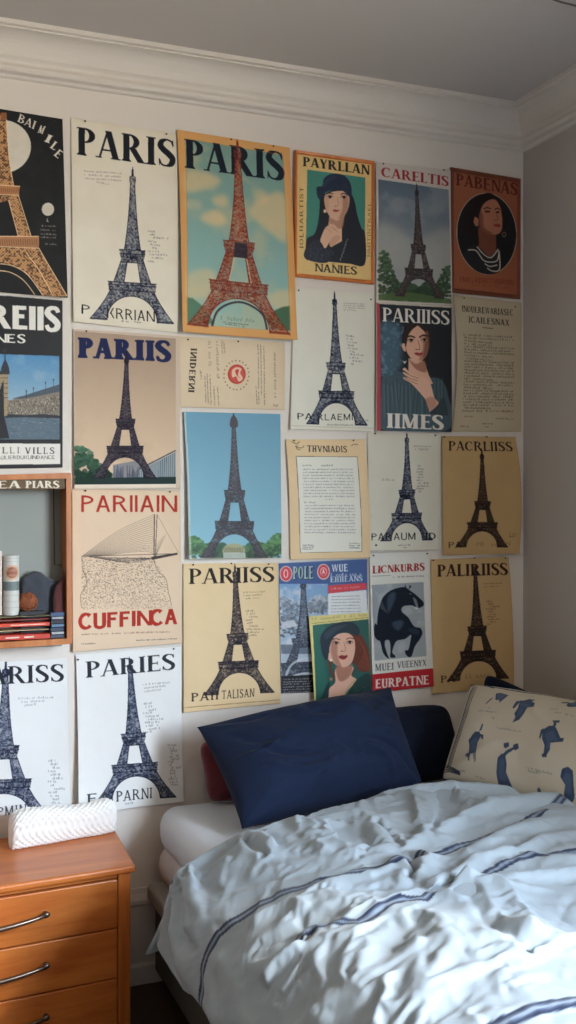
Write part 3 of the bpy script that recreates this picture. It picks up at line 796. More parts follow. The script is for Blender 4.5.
# 6 framed: PABENAS
def p_pabenas():
    q = [(454.8, 171.2), (518.3, 182), (518, 294.5), (455.2, 288)]
    s = Art(q, rgb(160, 94, 66), Z3, 6)
    s.ell(279, 514, 222, 304, rgb(196, 176, 156), rot=-.06); s.ell(279, 514, 217, 299, rgb(24, 26, 30), rot=-.06)
    skin, sh = rgb(176, 116, 90), rgb(120, 70, 54)
    s.fill([(215, 470), (345, 500), (345, 640), (300, 690), (215, 610)], sh)
    s.blob([(222, 400), (225, 320), (280, 265), (345, 262), (375, 300), (385, 360), (393, 420), (385, 490), (350, 520), (290, 515), (235, 480)], skin)
    s.soft([(222, 330), (250, 380), (260, 470), (330, 520), (240, 500), (215, 440)], sh, .8, .8)
    s.blob([(175, 410), (190, 385), (212, 400), (215, 450), (195, 455)], skin)
    s.blob([(165, 560), (110, 480), (120, 350), (190, 250), (280, 212), (350, 240), (385, 310), (392, 350), (350, 270), (300, 262), (250, 300), (222, 370), (212, 400), (190, 390), (180, 460), (215, 520), (215, 600)], rgb(28, 20, 20))
    for x, y, w in ((282, 350, 22), (358, 355, 15)):
        s.ell(x, y, w, 8, rgb(60, 34, 30)); s.line([(x-w-6, y-20), (x, y-30), (x+w+4, y-18)], 1.0, rgb(34, 20, 18), .95, True)
    s.line([(345, 365), (362, 405), (350, 414), (332, 410)], .8, sh, .9, True)
    s.blob([(325, 448), (350, 442), (378, 448), (375, 462), (340, 462)], rgb(150, 52, 44))
    s.ell(405, 520, 16, 20, rgb(120, 96, 84)); s.ell(405, 520, 9, 12, rgb(30, 28, 30))
    s.blob([(110, 660), (150, 620), (205, 605), (290, 690), (370, 625), (380, 700), (375, 790), (290, 815), (200, 790), (130, 720)], rgb(32, 34, 42))
    for P in ([(140, 635), (200, 640), (260, 715), (350, 715), (368, 640)], [(205, 610), (260, 670), (310, 690), (362, 628)], [(262, 735), (300, 756), (355, 745)], [(280, 768), (320, 790), (372, 775), (368, 640)]):
        s.line(P, 1.2, rgb(206, 196, 180), .95, True)
    s.text('PABENAS', (55, 155), (450, 75), (0, -88), rgb(96, 38, 32), .19, .08, True, gap=.08)
    s.text('EMILLWISHTTUNBRING', (82, 868), (392, 24), (0, -36), rgb(120, 50, 36), .14, .1, True, gap=.12, alpha=.85)
    s.scrib((165, 900), (300, 20), 22, rgb(130, 58, 42), .8)
    s.grain(.02, 1.5)
    o = empty('framed_picture', on_y(486, 234, D)); tag(o, 'dark rust framed picture of woman in oval above PABENAS lettering, by the corner', 'picture', 'framed pictures')
    o['label'] = 'rust red framed picture lettered PABENAS with woman in an oval'
    frame_parts(o, [(451.8, 166.7), (521.3, 178.4), (521, 298.8), (452.3, 292)], q, .014, wood_mat('rust_wood', rgb(104, 50, 32), rgb(128, 66, 42), .45, 'Z'), s, 'print')

# 7 black PREIIS with river photo
def p_river():
    s = Art([(-60, 289), (62.7, 300.5), (62.7, 467.5), (-60, 470)], rgb(22, 24, 28), Z7, 7)
    s.fill([(-330, 6), (341, 62), (341, 985), (-330, 1003)], rgb(22, 24, 28))
    wh = rgb(232, 230, 222)
    s.text('PREIIS', (-150, 208), (480, 22), (0, -132), wh, .26, .17, False, gap=.07)
    s.text('UINES', (-120, 290), (255, 6), (0, -48), wh, .17, .12, False, gap=.12)
    pic = [(-260, 350), (328, 368), (330, 832), (-260, 830)]
    s.sky(pic, rgb(78, 138, 184), rgb(196, 206, 204), rgb(200, 206, 205), .2, 16)
    s.fill([(-260, 700), (30, 700), (330, 718), (330, 832), (-260, 830)], rgb(88, 108, 122))
    s.fill([(-260, 640), (60, 612), (100, 592), (200, 580), (330, 530), (330, 705), (140, 700), (20, 690), (-260, 700)], rgb(128, 120, 108))
    s.fill([(60, 604), (120, 590), (215, 560), (330, 525), (330, 565), (210, 590), (120, 606)], rgb(70, 84, 96))
    for i in range(300):
        x = s.rng.random()*330; y = np.interp(x, [0, 330], [625, 580])+s.rng.random()*np.interp(x, [0, 330], [70, 120]); s.line([(x, y), (x+2, y+8)], .6, rgb(52, 48, 46) if s.rng.random() < .6 else rgb(200, 190, 170), .8)
    for x, y in ((250, 525), (295, 508), (180, 555), (140, 572)): s.line([(x, y+30), (x, y-16)], .6, rgb(50, 58, 66)); s.ell(x, y-8, 4, 5, rgb(50, 58, 66))
    s.fill([(30, 690), (140, 696), (240, 690), (330, 700), (330, 716), (130, 708), (20, 712)], rgb(40, 44, 50))
    for i in range(90): x = 40+s.rng.random()*285; y = 715+s.rng.random()*110; s.line([(x, y), (x+8+s.rng.random()*20, y+1)], .4, rgb(60, 80, 96) if s.rng.random() < .6 else rgb(140, 156, 164), .6)
    # ornate lamp tower at left of the picture
    s.fill([(-8, 470), (38, 470), (34, 700), (-4, 700)], rgb(160, 142, 110)); s.fill([(-14, 450), (48, 452), (44, 470), (-10, 470)], rgb(52, 54, 58))
    s.blob([(0, 450), (8, 410), (22, 390), (38, 420), (42, 452)], rgb(44, 50, 60)); s.line([(20, 395), (20, 325)], 1.2, rgb(36, 40, 46)); s.ell(16, 338, 13, 9, rgb(36, 40, 46))
    s.fill([(-10, 560), (12, 500), (16, 700), (45, 825), (-40, 830)], rgb(34, 34, 38)); s.grain(.04, 1)
    for y in (490, 520, 545, 575, 600): s.line([(-5, y), (38, y)], .7, rgb(70, 60, 50), .8)
    s.fill([(-280, 852), (334, 855), (334, 968), (-280, 975)], rgb(226, 224, 216))
    s.text('ATLLI', (-90, 910), (190, -2), (0, -34), BLK, .1, .07, True, gap=.3); s.text('VILLS', (132, 912), (168, 0), (0, -36), BLK, .14, .08, True, gap=.25)
    s.text('BEAULIERDUKUINDANCE', (-60, 942), (360, -2), (0, -20), rgb(60, 60, 62), .12, .1, False, gap=.14)
    s.line([(-330, 2), (350, 58), (350, 994), (-330, 1008)], .9, rgb(225, 226, 224), .9)
    add_poster('poster', s, 'black poster reading PREIIS with riverside buildings under blue sky', .0, dict(), pins=((.75, .006),), m=gloss_m, seed=7)

# 8 PARIIS photo
def p_pariis():
    s = Art([(73.3, 328.8), (180, 336), (180.5, 488.6), (74, 489.6)], rgb(208, 190, 170), ZB, 8)
    pic = [(226, 155), (532, 178), (532, 620), (228, 622)]
    s.sky(pic, rgb(172, 150, 130), rgb(226, 200, 168), rgb(176, 156, 138), .3, 24)
    s.trees(228, 330, 618, [110, 110, 60, 30], rgb(24, 50, 40), rgb(70, 100, 78), 5)
    s.fill([(340, 560), (420, 545), (430, 600), (340, 610)], rgb(120, 126, 136), .8)
    for i in range(60): x = 340+s.rng.random()*80; s.line([(x, 560+s.rng.random()*30), (x, 600)], .6, rgb(80, 86, 104), .7)
    s.fill([(420, 575), (532, 520), (532, 605), (420, 600)], rgb(150, 162, 166)); 
    for i in range(18): x = 425+i*6; s.line([(x, 575-i*3), (x, 600)], .6, rgb(70, 86, 96), .9)
    s.line([(420, 572), (532, 516)], 1.2, rgb(60, 72, 84)); s.fill([(228, 600), (532, 596), (532, 620), (228, 622)], rgb(40, 56, 56))
    s.tower((381, 218), (375, 600), 96, rgb(36, 32, 44), rgb(190, 170, 155), (1, .0), body=.8, wt=.65, lattice=rgb(140, 124, 120), cabin=True)
    s.fill([(228, 575), (285, 590), (285, 618), (228, 620)], rgb(30, 56, 44), .8)
    s.text('PARIIS', (236, 236), (278, 12), (0, -62), rgb(34, 42, 82), .27, .14, True, gap=.05)
    s.tower((381, 218), (375, 600), 96, rgb(36, 32, 44), rgb(190, 170, 155), (1, .0), body=.25, wt=.5, lattice=rgb(110, 100, 110))
    s.fill([(228, 620), (532, 618), (532, 628), (228, 630)], rgb(226, 214, 196))
    add_poster('poster', s, 'poster reading PARIIS in blue over tower photo with trees and pavilion', .003, dict(bl=.003), pins=((.12, .01),), seed=8)

# 9 tan note with red seal
def p_note():
    s = Art([(179.5, 336), (285, 342.4), (285, 410), (180, 407)], rgb(222, 204, 174), ZF, 9)
    s.age(.1)
    s.text('INIDERNI', (118, 82), (-12, 195), (-26, -1), rgb(52, 48, 48), .2, .1, True, gap=.12)
    for x, y, l, h in ((165, 50, 110, 14), (150, 200, 120, 5), (160, 195, 130, 5), (172, 200, 130, 5), (200, 50, 170, 12), (188, 250, 85, 5), (205, 255, 80, 5), (222, 50, 60, 8), (232, 55, 50, 6), (384, 65, 265, 5), (396, 65, 225, 5), (410, 70, 262, 5), (376, 250, 80, 5), (457, 100, 220, 10), (130, 180, 40, 8)):
        s.scrib((x, y), (4, l), h, rgb(86, 78, 70), .75)
    for i in range(22):
        a = i*.285+.1; s.ell(288+56*math.cos(a)+s.rng.random()*3, 200+64*math.sin(a), 3.2, 3.4, rgb(104, 84, 74), .8)
    red = rgb(192, 62, 54)
    s.ell(291, 196, 40, 43, red, .95); s.ell(291, 196, 33, 36, rgb(214, 120, 104), .5)
    s.blob([(270, 180), (290, 165), (312, 172), (306, 190), (318, 215), (300, 228), (288, 205), (272, 210)], rgb(236, 214, 186), .85)
    s.blob([(284, 178), (300, 176), (296, 200), (306, 214), (290, 200)], red, .9)
    s.scrib((455, 338), (28, 2), 12, rgb(60, 56, 56), .9)
    add_poster('paper_sheet', s, 'small tan sheet with round red seal below the orange bordered poster', .0, dict(bl=.003), pins=((.08, .05), (.55, .03)), cat='paper', group='notes and letters on the wall', seed=9)

# 10 blue sky tower
def p_blue():
    s = Art([(183.5, 411.7), (280.6, 414), (281.7, 558), (187.6, 559)], rgb(120, 176, 200), ZF, 10)
    full = [(50, 355), (500, 365), (505, 1025), (70, 1025)]
    s.sky(full, rgb(92, 148, 174), rgb(136, 186, 202), None)
    s.trees(80, 190, 1010, [100, 90, 60, 70], rgb(34, 76, 48), rgb(96, 140, 84), 4); s.trees(385, 495, 1010, [70, 60, 100, 110], rgb(34, 76, 48), rgb(96, 140, 84), 6); s.trees(180, 400, 1010, [40, 60, 30, 30, 60, 45], rgb(30, 66, 46), rgb(80, 120, 80), 7)
    s.blob([(232, 985), (240, 955), (278, 944), (316, 955), (324, 985)], rgb(164, 160, 120), .9); s.fill([(230, 985), (330, 985), (330, 1012), (230, 1012)], rgb(200, 204, 196), .8)
    for i in range(12): s.line([(238+i*7, 962), (238+i*7, 985)], .5, rgb(90, 96, 76))
    s.tower((278, 372), (281, 1008), 152, rgb(34, 31, 42), rgb(130, 122, 130), (1, .01), body=.8, wt=.6, lattice=rgb(130, 122, 128), dens=1.0)
    s.blob([(264, 430), (264, 398), (278, 378), (294, 398), (295, 430)], rgb(50, 46, 58)); s.line([(278, 385), (278, 362)], .8, rgb(50, 46, 58))
    for P in ([(52, 355), (70, 355), (90, 1025), (70, 1025)], [(488, 365), (505, 365), (505, 1025), (494, 1025)]): s.fill(P, rgb(206, 208, 190), .55)
    s.fill([(80, 1008), (500, 1008), (500, 1030), (80, 1030)], rgb(190, 184, 160), .7)
    add_poster('poster', s, 'poster of grey tower on plain blue sky with green trees', .003, dict(l=.006, bl=.014), bow=(1, 0), pins=(), seed=10, m=gloss_m)

# 11 white tower below the hat picture
def p_white_a():
    s = Art([(294.5, 286), (375, 293.5), (374, 431.5), (289.4, 429.4)], rgb(226, 226, 212), ZI, 11)
    s.age(.06)
    s.tower((173, 42), (180, 462), 98, INK, rgb(206, 208, 200), (1, .02), body=.55, wt=.7, lattice=rgb(150, 158, 172))
    for i in range(4): s.scrib((202, 76+i*7), (72-(i == 3)*30, 3), 4, rgb(120, 120, 118), .6)
    for i, w in enumerate((26, 22, 34, 22, 30, 20, 46, 30, 40, 14)): s.scrib((210+i*1.5, 180+i*10), (w, 4), 6, rgb(74, 76, 86), .7)
    s.text('PA', (54, 446), (48, 0), (0, -20), BLK, .12, .1, False); s.text('RLAEMI', (118, 448), (112, 0), (0, -20), BLK, .12, .1, False, gap=.2); s.scrib((142, 464), (90, 2), 5, BLK, .5)
    s.scrib((250, 450), (42, 2), 8, BLK, .6)
    s.line([(34, 466), (298, 474)], .5, rgb(160, 150, 130), .6)
    add_poster('poster', s, 'off-white poster with blue ink tower, below the woman in hat', .0, dict(bl=.01), pins=((.05, .03), (.95, .05)), seed=11)

# 12 TIMES
def p_times():
    s = Art([(376, 302.5), (452, 305), (452, 432), (376, 430.6)], rgb(26, 34, 42), Z2, 12)
    s.soft([(50, 170), (180, 180), (200, 300), (190, 460), (150, 560), (50, 540)], rgb(78, 112, 134), .8, 3)
    n = vnoise(s.h, s.w, 3*SS, s.rng, 3); X = np.linspace(0, 1, s.w)[None, :]; Yy = np.linspace(0, 1, s.h)[:, None]
    al = np.clip((n-.5)*3, 0, 1)*(X < .36)*(Yy > .15)*(Yy < .58)*.6; s.a += (np.array(rgb(130, 160, 175))-s.a)*al[..., None]
    skin, sh, dk = rgb(222, 176, 150), rgb(160, 108, 88), rgb(84, 48, 40)
    s.blob([(60, 560), (130, 540), (210, 520), (330, 600), (400, 560), (480, 575), (530, 680), (535, 930), (60, 930), (50, 700)], rgb(66, 88, 98))
    for i in range(34):
        x = 70+i*13; s.line([(x, 560+s.rng.random()*60), (x+s.rng.normal()*14, 800+s.rng.random()*110)], 1.0, rgb(46, 64, 74) if i % 2 else rgb(96, 120, 128), .5, False)
    s.blob([(205, 340), (200, 250), (240, 180), (300, 165), (370, 185), (405, 260), (400, 340), (390, 440), (370, 480), (300, 470), (240, 400), (235, 440), (215, 380)], rgb(34, 24, 24))
    s.fill([(245, 420), (355, 440), (390, 540), (420, 600), (330, 640), (240, 560), (243, 500)], skin); s.soft([(248, 430), (300, 462), (360, 440), (372, 520), (300, 500)], sh, .9, .7)
    s.blob([(222, 300), (225, 235), (262, 190), (320, 182), (372, 205), (392, 260), (390, 330), (372, 400), (330, 442), (290, 445), (250, 405), (228, 360)], skin)
    hr = rgb(42, 28, 26)
    s.blob([(214, 340), (210, 250), (245, 192), (300, 172), (318, 178), (275, 212), (244, 255), (232, 310), (224, 350)], hr); s.blob([(300, 172), (360, 186), (402, 240), (404, 330), (392, 380), (388, 300), (372, 245), (330, 200)], hr)
    face_shade(s, 312, 318, 80, 120, skin, sh, 1, .9); s.soft([(372, 260), (395, 300), (385, 380), (350, 430), (360, 350)], dk, .5, .8)
    s.blob([(196, 325), (212, 312), (222, 335), (224, 370), (208, 362)], skin)
    for x, y in ((262, 290), (358, 288)):
        s.ell(x, y+2, 24, 14, sh, .6, .4); s.ell(x, y, 20, 9, rgb(214, 192, 178)); s.ell(x+2, y, 11, 10, rgb(34, 20, 18)); s.line([(x-22, y), (x, y-10), (x+22, y-1)], .6, rgb(44, 26, 24), .95, True); s.soft([(x-26, y+6), (x, y+14), (x+22, y+8), (x, y+22)], sh, .5, .5)
    s.line([(232, 270), (258, 260), (292, 272)], 1.6, rgb(50, 30, 26), .95, True); s.line([(322, 272), (350, 254), (390, 262)], 1.6, rgb(50, 30, 26), .95, True)
    s.line([(312, 290), (326, 340), (318, 358), (298, 356)], .8, sh, .85, True); s.ell(300, 356, 6, 4, dk); s.ell(322, 357, 5, 3, dk)
    s.blob([(285, 384), (306, 377), (318, 381), (344, 378), (348, 388), (330, 402), (306, 400)], rgb(170, 62, 60)); s.line([(287, 386), (315, 388), (346, 385)], .4, rgb(90, 26, 28))
    s.fill([(200, 438), (216, 444), (232, 436), (218, 460)], rgb(226, 222, 210))
    # hand laid across the chest
    s.blob([(205, 495), (222, 490), (262, 530), (320, 550), (372, 560), (408, 620), (430, 700), (460, 740), (438, 790), (405, 810), (385, 770), (365, 715), (310, 650), (262, 600), (212, 570), (208, 555), (240, 560), (206, 530), (212, 520), (248, 540), (206, 505)], rgb(228, 184, 160))
    for a, b, c in (((215, 508), (260, 545), (318, 562)), ((210, 535), (255, 565), (312, 580)), ((215, 562), (262, 585), (310, 606))): s.line([a, b, c], .7, sh, .85, True)
    s.soft([(365, 720), (420, 700), (450, 745), (410, 805)], sh, .5, .8)
    s.blob([(400, 815), (430, 780), (462, 745), (500, 700), (530, 800), (520, 830)], rgb(48, 64, 72))
    wh = rgb(226, 222, 212)
    s.text('PARIIISS', (62, 155), (480, 24), (0, -100), wh, .17, .07, True, gap=.05)
    s.text('IIMES', (92, 918), (405, 15), (0, -104), wh, .22, .08, True, gap=.05)
    s.fill([(16, 20), (42, 22), (50, 945), (18, 945)], rgb(168, 62, 70)); s.fill([(8, 12), (20, 20), (20, 950), (8, 950)], rgb(214, 206, 190))
    s.fill([(10, 14), (560, 40), (560, 58), (40, 30)], rgb(198, 192, 176)); s.fill([(556, 50), (566, 50), (566, 950), (556, 945)], rgb(120, 60, 44))
    add_poster('poster', s, 'dark poster lettered PARIIISS of woman with hand on her chest, red left edge', .007, dict(l=.003), pins=(), m=gloss_m, seed=12)

# 13 page of text
def p_page():
    s = Art([(452.3, 294.6), (521.8, 302.7), (521.3, 432), (452.8, 431.5)], rgb(196, 184, 158), ZK, 13)
    s.age(.12)
    s.text('INOUEREWARIASEC', (122, 86), (205, 16), (0, -24), rgb(60, 54, 48), .18, .09, True, gap=.1)
    s.text('ICAILESNAX', (146, 128), (165, 14), (0, -24), rgb(60, 54, 48), .18, .09, True, gap=.12)
    s.line([(200, 148), (245, 152)], .6, rgb(80, 72, 64))
    y = 180
    while y < 490:
        k = s.rng.random(); L = 208 if k > .15 else 120
        s.scrib((122, y), (L, 10*(1-(y-180)/400)), 7.5, rgb(84, 76, 66), .8, wd=.55)
        y += 11.5
    s.scrib((124, 500), (44, 2), 6, rgb(84, 76, 66), .8); s.scrib((250, 508), (82, 3), 6, rgb(84, 76, 66), .8); s.scrib((204, 528), (40, 2), 6, rgb(84, 76, 66)); s.scrib((118, 538), (36, 2), 4, rgb(84, 76, 66)); s.scrib((216, 540), (16, 1), 4, rgb(84, 76, 66))
    add_poster('paper_sheet', s, 'aged printed page full of small text below the oval portrait', .0, dict(l=.012), bow=(2.6, 0), pins=((.16, .02), (.9, .04)), cat='paper', group='notes and letters on the wall', seed=13)

# 14 letter in tan border
def p_letter():
    s = Art([(286, 439.4), (365, 439.4), (369.4, 557.5), (290.6, 559.7)], rgb(230, 206, 166), ZL, 14)
    s.age(.14, rgb(205, 160, 100))
    inn = [(82, 117), (276, 118), (290, 420), (97, 424)]
    edge = catmull([(82, 117), (180, 119), (274, 118), (276, 200), (284, 300), (290, 420), (190, 424), (97, 424), (95, 320), (90, 210)], True, 6)
    s.fill(inn, rgb(230, 230, 218)); trim(s, inn, rgb(104, 90, 66), .7, .9)
    s.text('THVNIADIS', (118, 102), (126, 2), (0, -20), rgb(44, 42, 46), .16, .09, True, gap=.1)
    for P in ([(70, 70), (84, 76), (96, 70)], [(80, 84), (92, 90), (104, 88), (108, 82)], [(258, 84), (268, 78), (280, 80)], [(88, 80), (84, 92), (96, 96)]): s.line(P, .7, rgb(90, 76, 60), .8, True)
    y = 148
    for i in range(22):
        yy = 160+i*9.6; x = np.interp(yy, [117, 424], [100, 112]); L = 160
        if i == 10: s.scrib((175, yy), (22, 0), 4, rgb(90, 96, 104), .7); continue
        if i == 11: L = 36
        s.scrib((x, yy), (L, 0), 4.2, rgb(96, 104, 116), .7, wd=.4)
    s.scrib((102, 148), (30, 0), 5, rgb(80, 84, 92)); s.scrib((160, 148), (44, 0), 5, rgb(80, 84, 92))
    for i in range(3): s.scrib((104, 402+i*6), (34, 0), 4, rgb(80, 84, 92)); s.scrib((250, 396+i*7), (34, 0), 4, rgb(80, 84, 92))
    add_poster('paper_sheet', s, 'tan bordered typed letter headed THVNIADIS', .004, dict(r=.004, br=.008), bow=(1.0, 1.2), pins=((.1, .01), (.85, .01)), cat='paper', group='notes and letters on the wall', seed=14)

# 15 white tower right of the letter
def p_white_b():
    s = Art([(367.5, 432.5), (441, 434), (440.3, 549.7), (369.4, 551)], rgb(220, 219, 204), ZL, 15)
    s.age(.08)
    s.tower((437, 42), (436, 385), 84, INK, rgb(200, 202, 196), (1, -.02), body=.6, wt=.7, lattice=rgb(140, 148, 162))
    s.scrib((458, 86), (58, 1), 4, rgb(110, 108, 104), .7); s.scrib((462, 96), (44, 2), 7, rgb(90, 88, 88), .7)
    for i, w in enumerate((14, 24, 28, 16, 20, 22, 34, 36, 24, 12)): s.scrib((472-(i % 3)*3, 150+i*9), (w, 1), 6, rgb(72, 74, 84), .7)
    s.scrib((358, 194), (44, 1), 7, rgb(110, 108, 104), .7)
    s.text('PARAUM', (324, 384), (140, -2), (0, -22), BLK, .12, .1, False, gap=.16); s.text('ID', (496, 382), (34, 0), (0, -22), BLK, .14, .1, True)
    s.ell(338, 400, 3.4, 3, BLK); s.scrib((408, 402), (40, 0), 5, rgb(90, 88, 88), .7); s.scrib((420, 409), (16, 0), 3, rgb(90, 88, 88), .7)
    add_poster('poster', s, 'grey-white poster with blue ink tower, right of the typed letter', .001, dict(bl=.004), pins=((.1, .01), (.92, .015)), seed=15)

# 16 brown sheet upper
def p_brown_a():
    s = Art([(442, 436), (515, 437.2), (517.2, 553.5), (443, 555.3)], rgb(196, 166, 118), ZM, 16)
    s.age(.2, rgb(156, 122, 76))
    s.text('PACRLIISS', (316, 98), (198, 3), (0, -30), rgb(44, 34, 30), .17, .06, True, gap=.08)
    s.tower((418, 96), (418, 406), 80, rgb(40, 32, 32), rgb(160, 124, 78), (1, 0), body=.9, wt=.7, lattice=rgb(128, 98, 66))
    s.text('PA', (316, 410), (40, -2), (0, -20), rgb(44, 34, 30), .12, .1, False); s.scrib((400, 404), (110, -2), 14, rgb(60, 46, 38), .7)
    s.scrib((500, 366), (24, -2), 5, rgb(90, 70, 50)); s.scrib((500, 374), (20, -2), 4, rgb(90, 70, 50))
    add_poster('poster', s, 'brown aged poster reading PACRLIISS, beside the corner', .004, dict(r=.016, br=.01), bow=(0, 2.6), pins=((.03, .01), (.6, .0)), seed=16)

# 17 PARIIAIN CUFFINCA
def p_cuff():
    s = Art([(72, 489), (180.5, 490.4), (182, 643), (72.6, 652)], rgb(224, 200, 172), ZC, 17)
    s.age(.07)
    red = rgb(170, 50, 38)
    s.text('PARIIAIN', (246, 158), (284, 0), (0, -50), red, .13, .12, False, gap=.12)
    s.text('CUFFINCA', (240, 512), (296, -16), (0, -46), red, .2, .17, False, gap=.08)
    g = rgb(70, 64, 62)
    s.line([(466, 165), (464, 296)], 1.0, g); s.line([(474, 165), (468, 296)], .7, g); s.line([(248, 292), (536, 284)], .6, g); s.fill([(455, 294), (536, 281), (538, 287), (458, 303)], g)
    s.line([(474, 166), (540, 282)], .4, g, .5)
    for i in range(18):
        f = i/17; s.line([(466, 166+f*120), (466-70*(1-f)-40, 215+f*62), (250+f*40, 290+f*3)], .35, g, .6, True)
    for i in range(9): s.line([(260+i*6, 292+i), (330+i*8, 296+i*2), (460, 298)], .4, g, .6, True)
    for i in range(10): s.line([(468, 296), (475+i*3, 250-i*3)], .25, g, .3)
    s.line([(248, 292), (250, 330), (262, 370), (244, 410), (248, 450)], .5, g, .8, True); s.line([(462, 300), (475, 335), (500, 360), (508, 400), (518, 440)], .5, g, .7, True)
    n = 0
    for i in range(2600):
        x = 246+s.rng.random()*276; y = 294+s.rng.random()*158
        if x > np.interp(y, [300, 360, 450], [464, 500, 520]): continue
        s.line([(x, y), (x+1.6+s.rng.random()*2, y+(s.rng.random()-.5)*2)], .45, g, .6 if y < 430 else .4)
    s.scrib((246, 530), (272, -8), 5, rgb(120, 70, 58), .8); s.scrib((246, 558), (40, -1), 3.5, g); s.scrib((410, 548), (126, -6), 4, g, .8)
    add_poster('poster', s, 'beige poster with red words PARIIAIN and CUFFINCA over boat drawing', .004, dict(bl=.006, br=.004), pins=((.12, .01), (.9, .01)), seed=17)

# 19, 20 white posters at the bottom left
def p_riss():
    s = Art([(-46, 664), (66, 658.5), (69, 806), (-42, 822)], rgb(228, 230, 228), ZD, 19)
    s.tower((14, 92), (2, 545), 142, rgb(26, 34, 56), rgb(190, 196, 204), (1, -.04), body=.6, wt=.75, lattice=rgb(150, 160, 178))
    s.text('PARISS', (-80, 160), (262, -12), (0, -50), rgb(38, 42, 50), .17, .06, True, gap=.08)
    for i in range(3): s.scrib((50+i*8, 200+i*10), (104-i*34, -4), 6, rgb(110, 114, 122), .7)
    for i in range(14): s.scrib((136+(i % 3)*6, 378+i*10), (34-(i % 4)*5, -1), 7, rgb(64, 68, 80), .75)
    s.text('PMINI', (-10, 538), (92, -12), (0, -28), rgb(60, 66, 82), .13, .1, True, gap=.16)
    add_poster('poster', s, 'white creased poster ending RISS, half out of view at far left', .0, dict(r=.004, br=.01), pins=((.2, .01),), seed=19, wav=.0024)
def p_paries():
    s = Art([(75.7, 655), (180.6, 646.7), (183, 801), (77, 814)], rgb(230, 231, 228), ZD, 20)
    s.tower((370, 84), (388, 486), 116, INK, rgb(196, 200, 206), (1, -.06), body=.6, wt=.75, lattice=rgb(140, 150, 170))
    s.text('PARIES', (246, 138), (256, -24), (0, -46), rgb(44, 48, 56), .18, .06, True, gap=.08)
    for i in range(3): s.scrib((404+i*4, 160+i*10), (84-i*16, -7), 5, rgb(110, 112, 118), .7)
    for i, w in enumerate((26, 24, 28, 30, 44, 50, 52, 46, 36, 28)): s.scrib((410+(i % 3)*7, 216+i*9), (w*.9, -3), 6, rgb(70, 72, 84), .75)
    for i in range(16): s.scrib((482+(i % 3)*4, 335+i*8), (28-(i % 4)*4, -2), 7, rgb(64, 68, 80), .75)
    s.text('EA', (246, 496), (70, -5), (0, -28), rgb(60, 62, 70), .14, .1, True); s.text('PARNI', (330, 492), (104, -10), (0, -30), rgb(50, 54, 64), .14, .09, True, gap=.14)
    s.scrib((356, 500), (24, -2), 5, rgb(90, 90, 96), .7)
    add_poster('poster', s, 'white poster reading PARIES with ink tower, above the white pouch', .002, dict(l=.006, bl=.018, br=.006), bow=(1.0, 0), pins=((.02, .03), (.93, .01)), seed=20, wav=.002)

# 21 beige PARIISS
def p_beige():
    s = Art([(183.4, 563.7), (278, 563), (280.8, 703.5), (183.4, 712.6)], rgb(228, 204, 162), ZG, 21)
    s.age(.14, rgb(200, 164, 108))
    s.tower((168, 68), (180, 402), 92, rgb(34, 32, 44), rgb(196, 172, 130), (1, -.04), body=.7, wt=.7, lattice=rgb(160, 140, 112))
    s.text('PARIISS', (50, 116), (222, -6), (0, -40), rgb(44, 38, 36), .17, .06, True, gap=.07)
    for i in range(3): s.scrib((188+i*3, 140+i*8), (62-i*12, -3), 4, rgb(110, 94, 70), .7)
    for i, w in enumerate((24, 20, 24, 18, 16, 28, 50, 30, 22, 12)): s.scrib((196+(i % 3)*4, 188+i*8), (w, -1), 5, rgb(78, 68, 60), .7)
    s.text('PAII', (55, 422), (70, -5), (0, -22), rgb(44, 38, 36), .14, .09, True, gap=.16); s.text('TALISAN', (134, 416), (84, -6), (0, -22), rgb(44, 38, 36), .14, .09, True, gap=.16)
    s.line([(38, 438), (288, 418)], .7, rgb(150, 110, 62), .8)
    add_poster('poster', s, 'beige poster reading PARIISS with dark tower, above the navy pillow', .002, dict(bl=.004), pins=((.1, .01), (.5, .0), (.9, .01)), seed=21)

